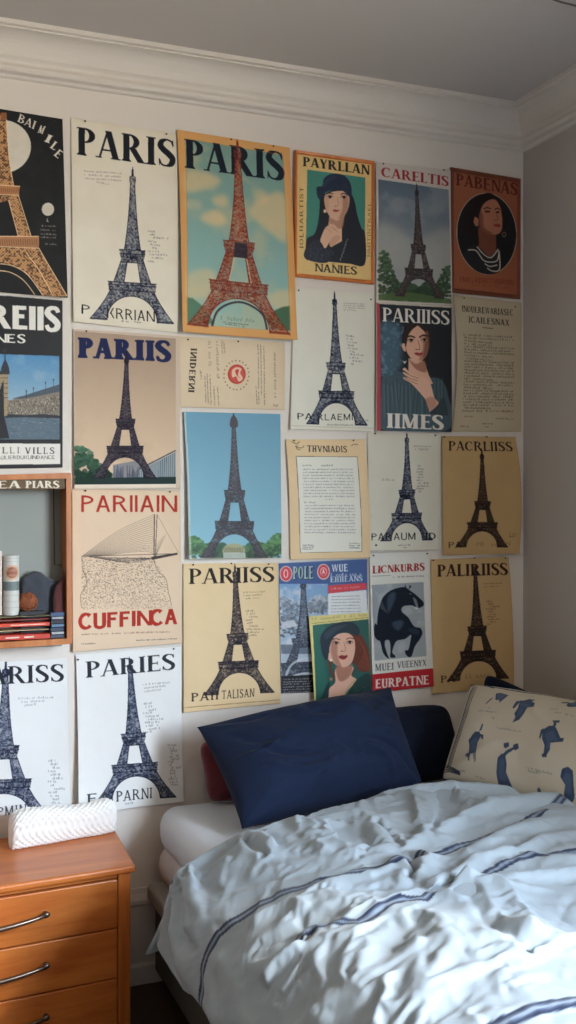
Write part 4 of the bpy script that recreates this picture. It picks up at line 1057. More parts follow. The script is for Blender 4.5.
# 22 blue magazine page
def p_magazine():
    s = Art([(279, 563), (367.5, 559), (368, 690), (281, 693.5)], rgb(70, 98, 148), Z4, 22)
    s.fill([(18, 170), (300, 160), (300, 320), (540, 312), (560, 690), (30, 720)], rgb(168, 184, 198))
    s.sky([(18, 165), (300, 158), (305, 720), (34, 722)], rgb(120, 160, 200), rgb(190, 198, 204), rgb(214, 218, 222), .7, 10)
    s.trees(25, 130, 480, [250, 230, 200], rgb(80, 92, 106), rgb(150, 160, 172), 9); s.trees(190, 300, 340, [80, 110, 100], rgb(96, 108, 122), rgb(170, 178, 188), 8)
    s.fill([(30, 390), (100, 375), (130, 410), (40, 430)], rgb(206, 210, 216), .8); s.fill([(190, 350), (300, 340), (300, 380), (200, 390)], rgb(190, 196, 204), .8)
    s.tower((158, 130), (168, 790), 235, rgb(42, 50, 66), rgb(160, 170, 186), (1, -.06), body=.75, wt=.6, lattice=rgb(170, 178, 190), dens=1.1)
    s.fill([(30, 520), (200, 520), (200, 575), (34, 575)], rgb(58, 68, 84), .6)
    s.line([(60, 700), (90, 640), (150, 605), (215, 600)], 2.2, rgb(196, 204, 212), .8, True)
    s.fill([(34, 706), (300, 690), (310, 810), (36, 812)], rgb(26, 28, 34))
    for i in range(6): s.scrib((42, 728+i*15), (170, -6), 7 if i != 2 else 9, rgb(190, 192, 196), .8)
    s.fill([(14, 36), (540, 5), (540, 165), (16, 165)], rgb(58, 88, 142)); s.fill([(14, 30), (540, 0), (540, 22), (14, 48)], rgb(120, 146, 180), .8)
    rd = rgb(206, 66, 76)
    s.ell(60, 106, 36, 46, rgb(226, 214, 210)); s.ell(60, 106, 32, 42, rd); s.text('O', (46, 130), (26, 0), (0, -50), rgb(240, 220, 216), .12, .08, True)
    s.ell(276, 94, 37, 46, rgb(226, 214, 210)); s.ell(276, 94, 32, 41, rd); s.ell(276, 94, 20, 26, rgb(236, 190, 190)); s.ell(276, 96, 16, 22, rd); s.text('A', (268, 106), (16, 0), (0, -26), rgb(240, 225, 220), .2, .15, False)
    s.text('POLE', (103, 140), (118, -2), (0, -72), rgb(18, 40, 50), .28, .1, True, gap=.1); s.text('POLE', (100, 136), (116, -2), (0, -72), rgb(190, 214, 206), .2, .08, True, gap=.12, alpha=.85)
    s.text('WUE', (324, 94), (94, -3), (0, -42), rgb(214, 224, 232), .2, .1, True, gap=.1)
    s.scrib((322, 122), (176, -6), 20, rgb(190, 204, 220), .9, wd=.8); s.text('EHHEANS', (316, 156), (190, -8), (0, -32), rgb(198, 212, 226), .18, .1, True, gap=.1)
    s.fill([(302, 175), (528, 158), (530, 196), (304, 222)], rd); s.scrib((315, 200), (180, -12), 12, rgb(236, 190, 190), .8)
    s.fill([(302, 222), (530, 200), (536, 345), (302, 352)], rgb(222, 226, 226))
    for i in range(6): s.scrib((320, 242+i*18), (175, -5), 5, rgb(110, 118, 128), .8)
    s.fill([(36, 812), (310, 805), (312, 880), (38, 880)], rgb(206, 210, 214))
    add_poster('poster', s, 'blue headed magazine page with red badges and ink tower, partly covered', .0, dict(), pins=(), m=gloss_m, seed=22)

# 23 portrait with beret
def p_beret():
    s = Art([(308.7, 616.4), (368.6, 612.6), (371.5, 699), (313.6, 708)], rgb(206, 192, 120), Z4, 23)
    s.fill([(216, 408), (552, 372), (556, 900), (232, 900)], rgb(38, 92, 84))
    s.soft([(216, 410), (290, 400), (280, 600), (300, 760), (232, 800)], rgb(50, 116, 102), .6, 2)
    skin, sh, dk = rgb(226, 180, 156), rgb(166, 112, 92), rgb(96, 52, 42)
    hair, hl = rgb(108, 52, 36), rgb(176, 96, 66)
    s.blob([(340, 500), (420, 460), (490, 460), (530, 520), (548, 600), (552, 670), (500, 680), (470, 660), (440, 720), (470, 640), (350, 620), (320, 640), (345, 720), (320, 690), (302, 600)], hair)
    for i in range(16): s.line([(470+i*3, 470+i*4), (510+i*2, 540+i*5), (500+i*3, 600+i*4), (470+i*5, 650+i*2)], .6, hl if i % 2 else rgb(80, 36, 28), .6, True)
    s.blob([(300, 850), (310, 780), (345, 740), (350, 660), (450, 650), (440, 700), (470, 730), (420, 790), (380, 855), (350, 830), (330, 862)], skin)
    s.soft([(350, 650), (400, 655), (450, 640), (430, 710), (372, 735)], sh, .85, .6)
    s.blob([(312, 580), (318, 510), (360, 462), (420, 455), (458, 490), (462, 560), (440, 630), (395, 652), (350, 640), (325, 610)], skin)
    face_shade(s, 392, 560, 68, 96, skin, sh, -1, .7)
    s.blob([(298, 585), (306, 568), (318, 580), (322, 605), (308, 612)], skin); s.ell(320, 612, 8, 8, rgb(232, 224, 208)); s.ell(320, 722, 8, 9, rgb(200, 130, 80))
    for x, y in ((352, 512), (432, 508)):
        s.ell(x, y+2, 22, 12, sh, .55, .4); s.ell(x, y, 16, 7, rgb(216, 196, 182)); s.ell(x, y, 9, 8, rgb(40, 28, 26)); s.line([(x-19, y), (x, y-9), (x+18, y)], .55, rgb(50, 28, 26), .95, True)
    s.line([(325, 492), (350, 486), (376, 494)], .8, rgb(70, 36, 30), .95, True); s.line([(410, 492), (430, 482), (458, 488)], .8, rgb(70, 36, 30), .95, True)
    s.line([(396, 505), (406, 545), (398, 560), (382, 558)], .7, sh, .85, True); s.ell(384, 560, 5, 3, dk)
    s.blob([(364, 592), (385, 582), (398, 586), (414, 582), (418, 592), (400, 608), (380, 606)], rgb(150, 46, 48)); s.line([(366, 594), (392, 596), (416, 592)], .4, rgb(70, 20, 24))
    s.blob([(262, 540), (262, 470), (310, 415), (390, 388), (450, 392), (488, 430), (480, 470), (420, 450), (365, 458), (330, 490), (312, 540), (300, 610), (275, 590)], rgb(30, 48, 62))
    s.soft([(285, 460), (340, 420), (420, 405), (360, 440), (300, 490)], rgb(52, 74, 88), .6, .7)
    s.blob([(255, 900), (275, 800), (310, 740), (305, 850), (330, 868), (350, 832), (400, 840), (470, 730), (555, 700), (558, 900)], rgb(28, 60, 60))
    s.line([(470, 722), (420, 775), (385, 850)], 1.2, rgb(178, 170, 110), .9, True)
    for i in range(30): s.ell(450+s.rng.random()*90, 760+s.rng.random()*80, 2, 3, rgb(90, 126, 116), .6)
    s.blob([(335, 835), (350, 822), (362, 835), (358, 860), (338, 862)], rgb(22, 30, 38))
    s.fill([(196, 352), (545, 325), (548, 368), (214, 408), (232, 900), (218, 900)], rgb(220, 208, 136)); s.scrib((215, 380), (325, -26), 18, rgb(120, 104, 60), .75)
    s.line([(210, 398), (545, 362)], .6, rgb(120, 110, 60), .7)
    add_poster('poster', s, 'small portrait poster of red haired woman in dark beret, yellow edge', .010, dict(bl=.008, l=.006), pins=(), m=gloss_m, seed=23)

# 24 horse
def p_horse():
    s = Art([(369.7, 553), (429.7, 551), (432.8, 686), (372, 693)], rgb(222, 222, 214), Z5, 24)
    s.sky([(40, 256), (396, 236), (414, 745), (58, 778)], rgb(150, 160, 166), rgb(160, 168, 172), rgb(184, 190, 192), .6, 12)
    bk = rgb(26, 34, 46)
    s.blob([(76, 540), (85, 440), (112, 350), (160, 300), (215, 278), (265, 272), (310, 300), (350, 330), (395, 375), (392, 402), (350, 418), (325, 400), (280, 398), (250, 410), (246, 440), (290, 480), (330, 540), (375, 555), (388, 590), (370, 630), (335, 680), (312, 745), (290, 752), (270, 730), (268, 708), (290, 700), (305, 640), (308, 600), (270, 628), (215, 640), (196, 665), (180, 720), (200, 745), (196, 756), (165, 752), (168, 700), (160, 640), (132, 640), (130, 680), (150, 745), (160, 762), (140, 755), (115, 720), (98, 650), (80, 610)], bk)
    s.blob([(60, 530), (72, 525), (88, 590), (100, 620), (88, 640), (62, 615), (55, 570)], bk)
    s.fill([(268, 250), (276, 276), (262, 290)], bk); s.fill([(300, 256), (312, 266), (292, 290)], bk); s.line([(235, 285), (262, 300), (270, 292)], 1.2, bk)
    s.ell(347, 412, 14, 12, rgb(206, 210, 208)); s.line([(335, 405), (372, 412)], .8, bk)
    s.soft([(325, 345), (348, 360), (358, 400), (340, 395)], rgb(130, 144, 156), .8, .4)
    s.ell(306, 318, 8, 5, rgb(86, 98, 112))
    s.soft([(150, 340), (195, 305), (205, 345), (175, 420), (150, 450)], rgb(64, 80, 98), .8, 1.2); s.soft([(180, 520), (240, 500), (262, 520), (230, 570), (200, 560)], rgb(70, 88, 108), .7, 1.2); s.soft([(290, 560), (350, 560), (370, 590), (330, 600)], rgb(56, 70, 88), .6, .8)
    for i in range(10): s.line([(60+i*4, 300+i*12), (90+i*6, 320+i*14)], .4, rgb(186, 192, 194), .5)
    s.text('LICNKURBS', (46, 178), (358, -22), (0, -52), rgb(160, 52, 50), .22, .07, True, gap=.06)
    s.line([(40, 196), (170, 190)], .5, rgb(130, 130, 128)); s.scrib((185, 206), (215, -8), 10, rgb(84, 84, 86), .8)
    s.text('MUEI', (62, 848), (125, -8), (0, -48), rgb(84, 90, 94), .17, .08, True, gap=.1); s.text('VUEENYX', (212, 830), (200, -18), (0, -44), rgb(84, 90, 94), .17, .08, True, gap=.08)
    s.fill([(30, 872), (458, 828), (462, 965), (30, 1012)], rgb(186, 44, 50))
    s.text('EURPATNE', (62, 968), (364, -30), (0, -62), rgb(232, 222, 212), .2, .11, True, gap=.07)
    s.line([(24, 36), (430, 20)], .8, rgb(96, 96, 90), .8)
    add_poster('poster', s, 'white poster with rearing dark horse and red band at its foot', .003, dict(bl=.005, br=.006), pins=((.06, .02), (.95, .02)), seed=24)

# 25 lower brown tower
def p_brown_b():
    s = Art([(431, 559.4), (508.8, 557), (514, 686.3), (432, 694)], rgb(202, 172, 124), ZN, 25)
    s.age(.2, rgb(162, 128, 82))
    s.text('PALIRIISS', (280, 118), (222, -6), (0, -38), rgb(56, 36, 30), .2, .07, True, gap=.06)
    s.tower((398, 84), (408, 446), 98, rgb(38, 30, 32), rgb(160, 128, 84), (1, -.05), body=.9, wt=.7, lattice=rgb(120, 94, 66))
    s.scrib((426, 142), (56, -2), 4, rgb(110, 86, 56), .8); s.scrib((426, 152), (48, -2), 4, rgb(110, 86, 56), .6)
    for i, w in enumerate((22, 20, 34, 30, 18, 24, 30, 34, 20, 12)): s.scrib((434+(i % 3)*4, 200+i*8), (w, -1), 5, rgb(84, 64, 46), .75)
    s.text('PA', (290, 456), (44, -3), (0, -22), rgb(56, 36, 30), .13, .1, True); s.scrib((370, 444), (74, -6), 16, rgb(64, 48, 38), .8)
    add_poster('poster', s, 'tan poster reading PALIRIISS with brown tower, above the patterned pillow', .002, dict(r=.004, bl=.003), bow=(0, .8), pins=((.03, .01), (.55, .0), (.95, .01)), seed=25)

for fn in (p_moon, p_paris, p_orange, p_hat, p_careltis, p_pabenas, p_river, p_pariis, p_note, p_blue, p_white_a, p_times, p_page, p_letter, p_white_b, p_brown_a, p_cuff, p_riss, p_paries, p_beige, p_magazine, p_beret, p_horse, p_brown_b):
    fn()
# ------------------------------------------------------------------ chest of drawers
oak = wood_mat('honey_wood', rgb(182, 94, 36), rgb(212, 126, 56), .38, 'X', .2)
oak_v = wood_mat('honey_wood_upright', rgb(176, 90, 34), rgb(208, 122, 54), .38, 'Z', .2)
dark_m = mat('drawer_gap', rgb(60, 26, 14), .8)
metal_m = mat('aged_nickel', rgb(120, 106, 96), .32, .9)
RZ = math.radians(4.5)
# local frame: x along the front (to the left is negative), y into the wall; origin front right corner of the top
o0 = on_z(135.5, 865, .447)
def FX(x, y, z):  # front skewed a little; back flush with the wall
    f = y/.33
    px = o0.x + x*math.cos(RZ) + y*.055
    py = o0.y + x*math.sin(RZ)*(1-f) + y*(D-.005-o0.y)/.33
    return Vector((px, py, z))
def wbox(bm, lo, hi, bev=0.0, seg=2):
    vs = box(bm, lo, hi, bev, None, seg)
    for v in vs: v.co = FX(*v.co)
WD = .66
chest = empty('chest_of_drawers', FX(-WD/2, .16, 0)); tag(chest, 'honey coloured wooden chest of drawers beside the bed', 'chest of drawers')
bm = bmesh.new(); wbox(bm, (-WD, 0, .428), (0, .33, .447), .006, 3); bm_obj('top', bm, oak, chest)
bm = bmesh.new()
wbox(bm, (-.042, .014, 0), (-.010, .318, .428), .003); bm_obj('side_panel', bm, oak_v, chest)
bm = bmesh.new(); wbox(bm, (-WD+.010, .014, 0), (-WD+.042, .318, .428), .003); bm_obj('side_panel', bm, oak_v, chest)
bm = bmesh.new(); wbox(bm, (-WD+.041, .024, .02), (-.041, .318, .428)); bm_obj('carcass', bm, dark_m, chest)
bm = bmesh.new(); wbox(bm, (-WD+.043, .016, .417), (-.043, .03, .4275), .002); bm_obj('rail', bm, oak, chest)
for k, (z0, z1) in enumerate(((.295, .4135), (.172, .292), (.049, .169))):
    bm = bmesh.new(); wbox(bm, (-WD+.0435, .012, z0), (-.0435, .03, z1), .0025)
    dr = bm_obj('drawer', bm, oak, chest)
    zc = (z0+z1)/2 + .004
    bm = bmesh.new(); pts = []; rs = []
    for i in range(19):
        t = i/18; x = -.222-.216*t
        b = math.sin(math.pi*t)
        pts.append(FX(x, .012-.012-.014*b**.6, zc-.010*(1-abs(2*t-1))**.8+.004)); rs.append(.0042+.0016*b)
    tube(bm, pts, .004, 12, True, rs)
    for x in (-.222, -.438):
        g = bmesh.ops.create_uvsphere(bm, u_segments=14, v_segments=8, radius=.0085)
        bmesh.ops.scale(bm, vec=(1.15, .8, .9), verts=g['verts']); bmesh.ops.translate(bm, vec=FX(x, -.001, zc+.004), verts=g['verts'])
        tube(bm, [FX(x, .014, zc+.004), FX(x, -.002, zc+.004)], .0055, 10)
    bm_obj('handle', bm, metal_m, dr, True)

# ------------------------------------------------------------------ white knitted pouch on it
pouch_m = bpy.data.materials.new('white_knit'); pouch_m.use_nodes = True
nt = pouch_m.node_tree; b = nt.nodes['Principled BSDF']; b.inputs['Base Color'].default_value = (*lin(rgb(242, 240, 234)), 1); b.inputs['Roughness'].default_value = .9; b.inputs['Sheen Weight'].default_value = .3
pa, pb = on_z(13, 850, .447), on_z(115, 832, .447)
ax = (pb-pa); L = ax.length; ax.normalize(); ay = Vector((-ax.y, ax.x, 0))
nu, nv = 300, 200
P = np.zeros((nv, nu, 3))
for j in range(nu):
    s = j/(nu-1); x = (s-.5)*L*1.03
    e = 1-abs(2*s-1)**14
    hz = (.084+.008*math.sin(s*5+1))*(.55+.45*e**.5) + (.010*s) ; dy = .060*(.45+.55*e**.5)
    for i in range(nv):
        a = 2*math.pi*i/(nv-1)
        ca, sa = math.cos(a), math.sin(a)
        yy = dy/2*math.copysign(abs(ca)**.62, ca); zz = hz/2*math.copysign(abs(sa)**.62, sa)
        # diagonal knit relief
        p1 = x/.0085; p2 = a*.038/.0085
        kn = math.sin(p1*math.pi)*math.sin(p2*math.pi)
        k = 1+.07*kn*(1 if 0 < s < 1 else 0)
        w = mnoise.noise(Vector((x*18, yy*18, zz*18)))*.004
        sag = .0
        P[i, j] = pa+ax*(x+L/2)+ay*(yy*k+.012+w)+Vector((0, 0, hz/2*1.0+zz*k+.0015+w*.5*(sa > 0)))
ctr = np.array(pa+ax*L/2)
P[:, 0] = P[:, 0].mean(0)*.65+P[:, 0]*.35; P[:, -1] = P[:, -1].mean(0)*.65+P[:, -1]*.35
idx = np.arange(nu*nv).reshape(nv, nu)
me = bpy.data.meshes.new('pouch')
qs = np.stack([idx[:-1, :-1], idx[1:, :-1], idx[1:, 1:], idx[:-1, 1:]], -1).reshape(-1, 4).tolist()
vs = (P-ctr).reshape(-1, 3).tolist()
for col, rev in ((0, True), (nu-1, False)):
    c = len(vs); vs.append((P[:, col].mean(0)-ctr).tolist()); r = idx[:, col].tolist()
    for i in range(nv-1): qs.append([r[i], r[i+1], c] if not rev else [r[i+1], r[i], c])
me.from_pydata(vs, [], qs); me.update()
for p in me.polygons: p.use_smooth = True
me.materials.append(pouch_m)
bm = bmesh.new(); bm.from_mesh(me); bmesh.ops.remove_doubles(bm, verts=bm.verts, dist=1e-6); bmesh.ops.recalc_face_normals(bm, faces=bm.faces); bm.to_mesh(me); bm.free()
o = link('knitted_pouch', me, None, Vector(ctr.tolist())); tag(o, 'white textured knitted pouch lying on the chest of drawers', 'pouch')

# ------------------------------------------------------------------ shallow display box on the wall, left edge
bw = wood_mat('box_wood', rgb(168, 96, 44), rgb(200, 126, 66), .4, 'Z', .15)
FY = D-.085
outer = [(-50, 476), (71, 472.8), (72, 644), (-50, 652)]
inner = [(-44, 481), (66.2, 478.5), (67, 638.5), (-44, 645)]
fo = [on_y(*p, FY) for p in outer]; fi = [on_y(*p, FY) for p in inner]
boxo = empty('display_box', Vector((fo[0].x*.5+fo[1].x*.5, D, (fo[0].z+fo[3].z)/2))); tag(boxo, 'shallow wooden framed display box on the wall at far left', 'display box')
bm = bmesh.new(); lp = []
for src, y in ((fo, D-.001), (fo, FY+.002), (fo, FY), (fi, FY), (fi, D-.010)):
    lp.append([bm.verts.new(Vector((p.x, y, p.z))) for p in src])
for a, b_ in zip(lp, lp[1:]):
    for i in range(4): bm.faces.new((a[i], a[(i+1) % 4], b_[(i+1) % 4], b_[i]))
bm_obj('frame', bm, bw, boxo)
ix0, ix1 = fi[0].x, fi[1].x; zt, zb = fi[1].z, fi[2].z+.001
back_m = mat('grey_green_backing', rgb(138, 143, 136), .55, 0, .03, 20, .05, 3)
groove_m = mat('backing_groove', rgb(70, 76, 74), .6)
bm = bmesh.new(); box(bm, (ix0-.002, D-.010, zb-.03), (ix1+.002, D-.002, zt+.01)); bp_ = bm_obj('backing', bm, back_m, boxo)
# moulding line of the backing and lettered strip
g = [on_y(53.5, 489, D-.011), on_y(54.5, 565, D-.011), on_y(62, 565, D-.011)]
bm = bmesh.new(); tube(bm, g, .0018, 6); bm_obj('panel_line', bm, groove_m, boxo)
SY = FY+.006
sq = [(-44, 478), (66.5, 478), (66.5, 489), (-44, 489.5)]
s = Art(sq, rgb(96, 74, 44), (0, 465, 5.25), 40)
s.text('ILEA', (-110, 124), (212, -4), (0, -38), rgb(222, 214, 196), .2, .09, True, gap=.08)
s.text('PIANTS'[0:1]+'IARS', (128, 120), (180, 0), (0, -36), rgb(222, 214, 196), .22, .1, True, gap=.07)
C = s.cells(); ny, nx = C.shape[:2]
u = np.linspace(0, 1, nx)[None, :, None]; v = np.linspace(0, 1, ny)[:, None, None]
A, B, Cc, Dd = (np.array(on_y(*p, SY)) for p in sq)
Pq = (1-u)*(1-v)*A+u*(1-v)*B+u*v*Cc+(1-u)*v*Dd
me = grid_mesh('lettered_strip', Pq-np.array(boxo.location), C, Pq+np.array([0, .003, 0])-np.array(boxo.location)); me.materials.append(attr_mat('strip_print', .5)); link('lettered_strip', me, boxo)

# books stacked in the box: (px left, px right, y top, y bottom, colours, depth)
def book_mats(name, c): return mat(name, c, .5, 0, .05, 80, .12, 40)
page_m = mat('book_pages', rgb(206, 196, 172), .85, 0, .3, 200, .08, 60)
BY = FY+.012
def book(x0, x1, y0, y1, col, label, band=None, dy=0.0, depth=.055, group=None):
    a = on_y(x0, y1, BY+dy); b_ = on_y(x1, y0, BY+dy)
    zlo = max(a.z, zb+.0004); w = b_.x-a.x; h = b_.z-zlo
    root = empty('book', (a.x+w/2, BY+dy+depth/2, zlo)); tag(root, label, 'book', group)
    bm = bmesh.new(); X0, X1, Y0, Y1, Z0, Z1 = a.x, b_.x, BY+dy, BY+dy+depth, zlo, b_.z
    t = min(.0016, h*.15)
    box(bm, (X0, Y0, Z0), (X1, Y1, Z0+t)); box(bm, (X0, Y0, Z1-t), (X1, Y1, Z1)); box(bm, (X0, Y0, Z0+t*.9), (X1, Y0+.002, Z1-t*.9))
    bm_obj('cover', bm, book_mats('cover_cloth', col), root)
    bm = bmesh.new(); box(bm, (X0+.002, Y0+.0018, Z0+t), (X1-.002, Y1-.002, Z1-t)); bm_obj('pages', bm, page_m, root)
    if band is not None:
        bm = bmesh.new()
        for f0, f1 in band[1]: box(bm, (X0+w*f0, Y0-.0003, Z0+h*.32), (X0+w*f1, Y0+.001, Z0+h*.62))
        bm_obj('spine_title', bm, book_mats('spine_print', band[0]), root)
GB = 'books stacked in the display box'
st = [( -32, 50, 633.5, 643, rgb(196, 62, 44), 'red book with cream spine bands, lowest of the stack in the display box', (rgb(230, 206, 190), [(.45, .62), (.68, .8)])),
      (-34, 48.5, 629, 633.3, rgb(196, 178, 138), 'tan thin book between two red ones in the display box', None),
      (-30, 49.5, 622, 628.8, rgb(214, 66, 38), 'bright orange red book with white spine line in the display box', (rgb(240, 190, 170), [(.5, .95)])),
      (-34, 49, 619.2, 621.8, rgb(150, 60, 50), 'thin maroon book above the orange red one', None),
      (-30, 50, 615.6, 619, rgb(176, 164, 132), 'olive tan book, top of the red stack in the display box', None)]
for x0, x1, y0, y1, c, lb, bd in st: book(x0, x1, y0, y1, c, lb, bd, group=GB)
book(20, 44, 611, 615.4, rgb(26, 26, 28), 'small black notebook lying on top of the red books', None, .004, .05, GB)
cs = [rgb(60, 72, 92), rgb(170, 176, 176), rgb(44, 60, 86), rgb(90, 120, 150), rgb(34, 40, 54), rgb(150, 156, 160), rgb(56, 84, 122)]
lbs = ['slate blue book, lowest of the narrow stack by the box frame', 'pale grey book second from bottom of the narrow stack', 'navy book third from bottom of the narrow stack', 'light blue book in the middle of the narrow stack', 'near black book in the narrow blue stack', 'pale grey book near the top of the narrow blue stack', 'denim blue book, topmost of the narrow stack']
yb = 639.2
for k in range(7):
    h = (4.6, 3, 4.4, 3.4, 4.2, 3, 4.4)[k]
    book(50.9+(k % 2)*.7, 64.6-(k % 3)*.5, yb-h, yb-.15, cs[k], lbs[k], None, .0, .05, GB); yb -= h

# rolled tube with round label standing on the books
tz = on_y(10, 615.2, BY+.02).z
tz0 = tz+.0006; top = on_y(11, 555.5, BY+.02).z
cx_ = on_y(11.4, 600, BY+.02).x; R_ = .0205
s = Art([(0, 0), (60, 0), (60, 60), (0, 60)], rgb(196, 196, 188), (0, 0, 1), 41)
s.fill([(0, 26), (60, 26), (60, 35), (0, 35)], rgb(110, 122, 120)); 
for y in (3, 6, 40, 46, 52): s.line([(0, y), (60, y)], .6, rgb(160, 160, 154), .8)
s.ell(35, 17, 9.5, 7.5, rgb(206, 170, 138)); s.ell(35, 17, 7, 5.5, rgb(150, 92, 70)); s.scrib((29, 16), (13, 0), 3.5, rgb(230, 210, 190)); s.scrib((30, 21), (11, 0), 3, rgb(230, 210, 190))
s.grain(.05, 1); C = s.cells()
ny, nx = C.shape[:2]; ang = np.linspace(-np.pi*1.17, np.pi*.83, nx)[None, :]; zz = np.linspace(top, tz0, ny)[:, None]
P = np.stack([cx_+R_*np.sin(ang)+0*zz, BY+.024-R_*np.cos(ang)+0*zz, zz+0*ang], -1)
cen = np.array([cx_, BY+.024, tz0])
me = grid_mesh('paper_tube', P-cen, C); me.materials.append(attr_mat('tube_print', .5)); o = link('paper_tube', me, None, Vector(cen.tolist()))
bm = bmesh.new(); bm.from_mesh(me); bmesh.ops.remove_doubles(bm, verts=bm.verts, dist=1e-5)
es = [e for e in bm.edges if e.is_boundary]; bmesh.ops.holes_fill(bm, edges=es, sides=0); bmesh.ops.recalc_face_normals(bm, faces=bm.faces); bm.to_mesh(me); bm.free()
tag(o, 'pale paper tube with round label standing on the books', 'tube')
# a white upright card next to it
a = on_y(-4, 615.3, BY+.012); c2 = on_y(1.6, 551, BY+.012)
bm = bmesh.new(); box(bm, (a.x, BY+.004, a.z+.0006), (c2.x, BY+.045, c2.z), .001); o = bm_obj('slim_box', bm, mat('pink_white_card', rgb(214, 196, 186), .6))
o.location = (0, 0, 0); tag(o, 'slim pale upright box left of the paper tube', 'box')

# woven ball, dark cloth heap and red cloth inside the box
bx = on_y(28, 594, BY+.03); wick = mat('rust_wicker', rgb(150, 84, 50), .7)
bm = bmesh.new(); rb = .026; zc_ = on_y(28, 611, BY+.03).z
for k in range(16):
    a0 = Vector((mnoise.random(), mnoise.random(), mnoise.random()))
    rr = random.Random(k); n_ = Vector((rr.gauss(0, 1), rr.gauss(0, 1), rr.gauss(0, 1))).normalized(); x_ = n_.orthogonal().normalized(); y_ = n_.cross(x_)
    o_ = n_*rr.uniform(-.3, .3)*rb; r2 = math.sqrt(rb*rb-o_.length_squared)
    c0 = Vector((bx.x, BY+.036, zc_+rb*.92))
    tube(bm, [c0+o_+x_*r2*math.cos(t)+y_*r2*math.sin(t) for t in [i*2*math.pi/28 for i in range(29)]], .0011, 5)
g = bmesh.ops.create_icosphere(bm, subdivisions=3, radius=rb*.93); bmesh.ops.translate(bm, vec=c0, verts=g['verts'])
bmesh.ops.translate(bm, vec=-c0, verts=bm.verts)
o = bm_obj('wicker_ball', bm, wick, None, True); o.location = c0; tag(o, 'round rust coloured wicker ball behind the paper tube', 'ball')
def heap(name, pts, zlow, col, label, cat, seed, depth=.03, y=None):
    """crumpled cloth: closed outline in the picture plane, swollen to a soft mass"""
    Yc = y or D-.028; pl = catmull(pts, True, 6); n = len(pl)
    c = np.array([np.mean(pl[:, 0]), np.mean(pl[:, 1])]); bm = bmesh.new(); rings = []
    for k in range(9):
        t = math.pi*k/8; rr_ = math.sin(t)**.6; yy = -math.cos(t)
        ring = []
        for i in range(n):
            q = c+(pl[i]-c)*rr_; w = on_y(q[0], q[1], Yc)
            nz = mnoise.noise(Vector((w.x*28+seed, w.z*28, yy*1.5)))
            ring.append(bm.verts.new((w.x, Yc+yy*depth*.5*(1+1.1*nz)*(.9), max(zlow, w.z+nz*.012*rr_))))
            ring[-1].co.x = min(ring[-1].co.x, ix1-.001); ring[-1].co.y = min(ring[-1].co.y, D-.0125)
        rings.append(ring)
    for a_, b_ in zip(rings, rings[1:]):
        for i in range(n): bm.faces.new((a_[i], a_[(i+1) % n], b_[(i+1) % n], b_[i]))
    bmesh.ops.remove_doubles(bm, verts=bm.verts, dist=1e-6)
    o = bm_obj(name, bm, mat(name+'_cloth', col, .9, 0, .4, 60, .15, 20, sheen=.2), None, True)
    tag(o, label, cat)
zl = zb+.0005
heap('folded_cloth', [(21, 600), (22, 580), (30, 573), (40, 573.5), (47, 578), (56, 580), (64, 582), (66, 600), (66, 638), (22, 638)], zl, rgb(62, 66, 74), 'crumpled charcoal cloth heaped behind the books in the display box', 'cloth', 3, .020, D-.034)
heap('red_cloth', [(53, 608), (54, 592), (60, 580), (64.5, 571), (65.8, 590), (65.8, 636), (55, 636)], zl, rgb(84, 40, 38), 'dark red cloth in the right corner of the display box', 'cloth', 8, .016, D-.060)
# ------------------------------------------------------------------ bed
sheet_m = mat('white_sheet', rgb(216, 222, 228), .8, 0, .15, 60, .01, 8, sheen=.2)
base_m = mat('bed_base_fabric', rgb(88, 90, 84), .85, 0, .3, 150, .06, 30)
foot_m = mat('bed_foot_plastic', rgb(30, 28, 28), .5)
BX0, BX1, BY0, BY1 = .762, 1.965, .86, D-.03
bed = empty('bed', ((BX0+BX1)/2, (BY0+BY1)/2, 0)); tag(bed, 'bed with white mattress and grey base against the poster wall', 'bed')
def rbox(name, lo, hi, bev, m, root, wr=0.0, sc=9., sub=40, squash=0.0):
    bm = bmesh.new(); box(bm, lo, hi, bev, None, 5)
    bmesh.ops.subdivide_edges(bm, edges=[e for e in bm.edges if e.calc_length() > .12], cuts=14, use_grid_fill=True)
    if wr:
        bm.normal_update()
        for v in bm.verts:
            n = mnoise.noise(Vector((v.co.x*sc, v.co.y*sc*.8, v.co.z*sc*2.2)))+.5*mnoise.noise(Vector((v.co.x*sc*2.3, v.co.y*sc*2, v.co.z*sc*4)))
            v.co += v.normal*n*wr
    return bm_obj(name, bm, m, root, True)
rbox('base', (BX0-.005, BY0, .035), (BX1, BY1, .235), .012, base_m, bed)
rbox('bed_frame', (BX0-.028, BY0-.01, .235), (BX1, BY1, .285), .014, mat('frame_fabric', rgb(158, 158, 152), .8, 0, .2, 120), bed)
rbox('mattress', (BX0-.005, BY0+.01, .285), (BX1, BY1-.005, .400), .05, mat('mattress_ticking', rgb(204, 198, 194), .85, 0, .3, 90, .03, 12), bed, .004, 10.)
rbox('sheet', (BX0, BY0, .372), (BX1, BY1-.002, .500), .050, sheet_m, bed, .0035, 8.)
for x in (BX0+.05, BX1-.09):
    for y in (BY0+.08, BY1-.12):
        bm = bmesh.new(); lathe(bm, [(.022, 0), (.022, .012), (.016, .02), (.018, .04)], (x+.02, y+.02, 0), 16); bm_obj('leg', bm, foot_m, bed, True)

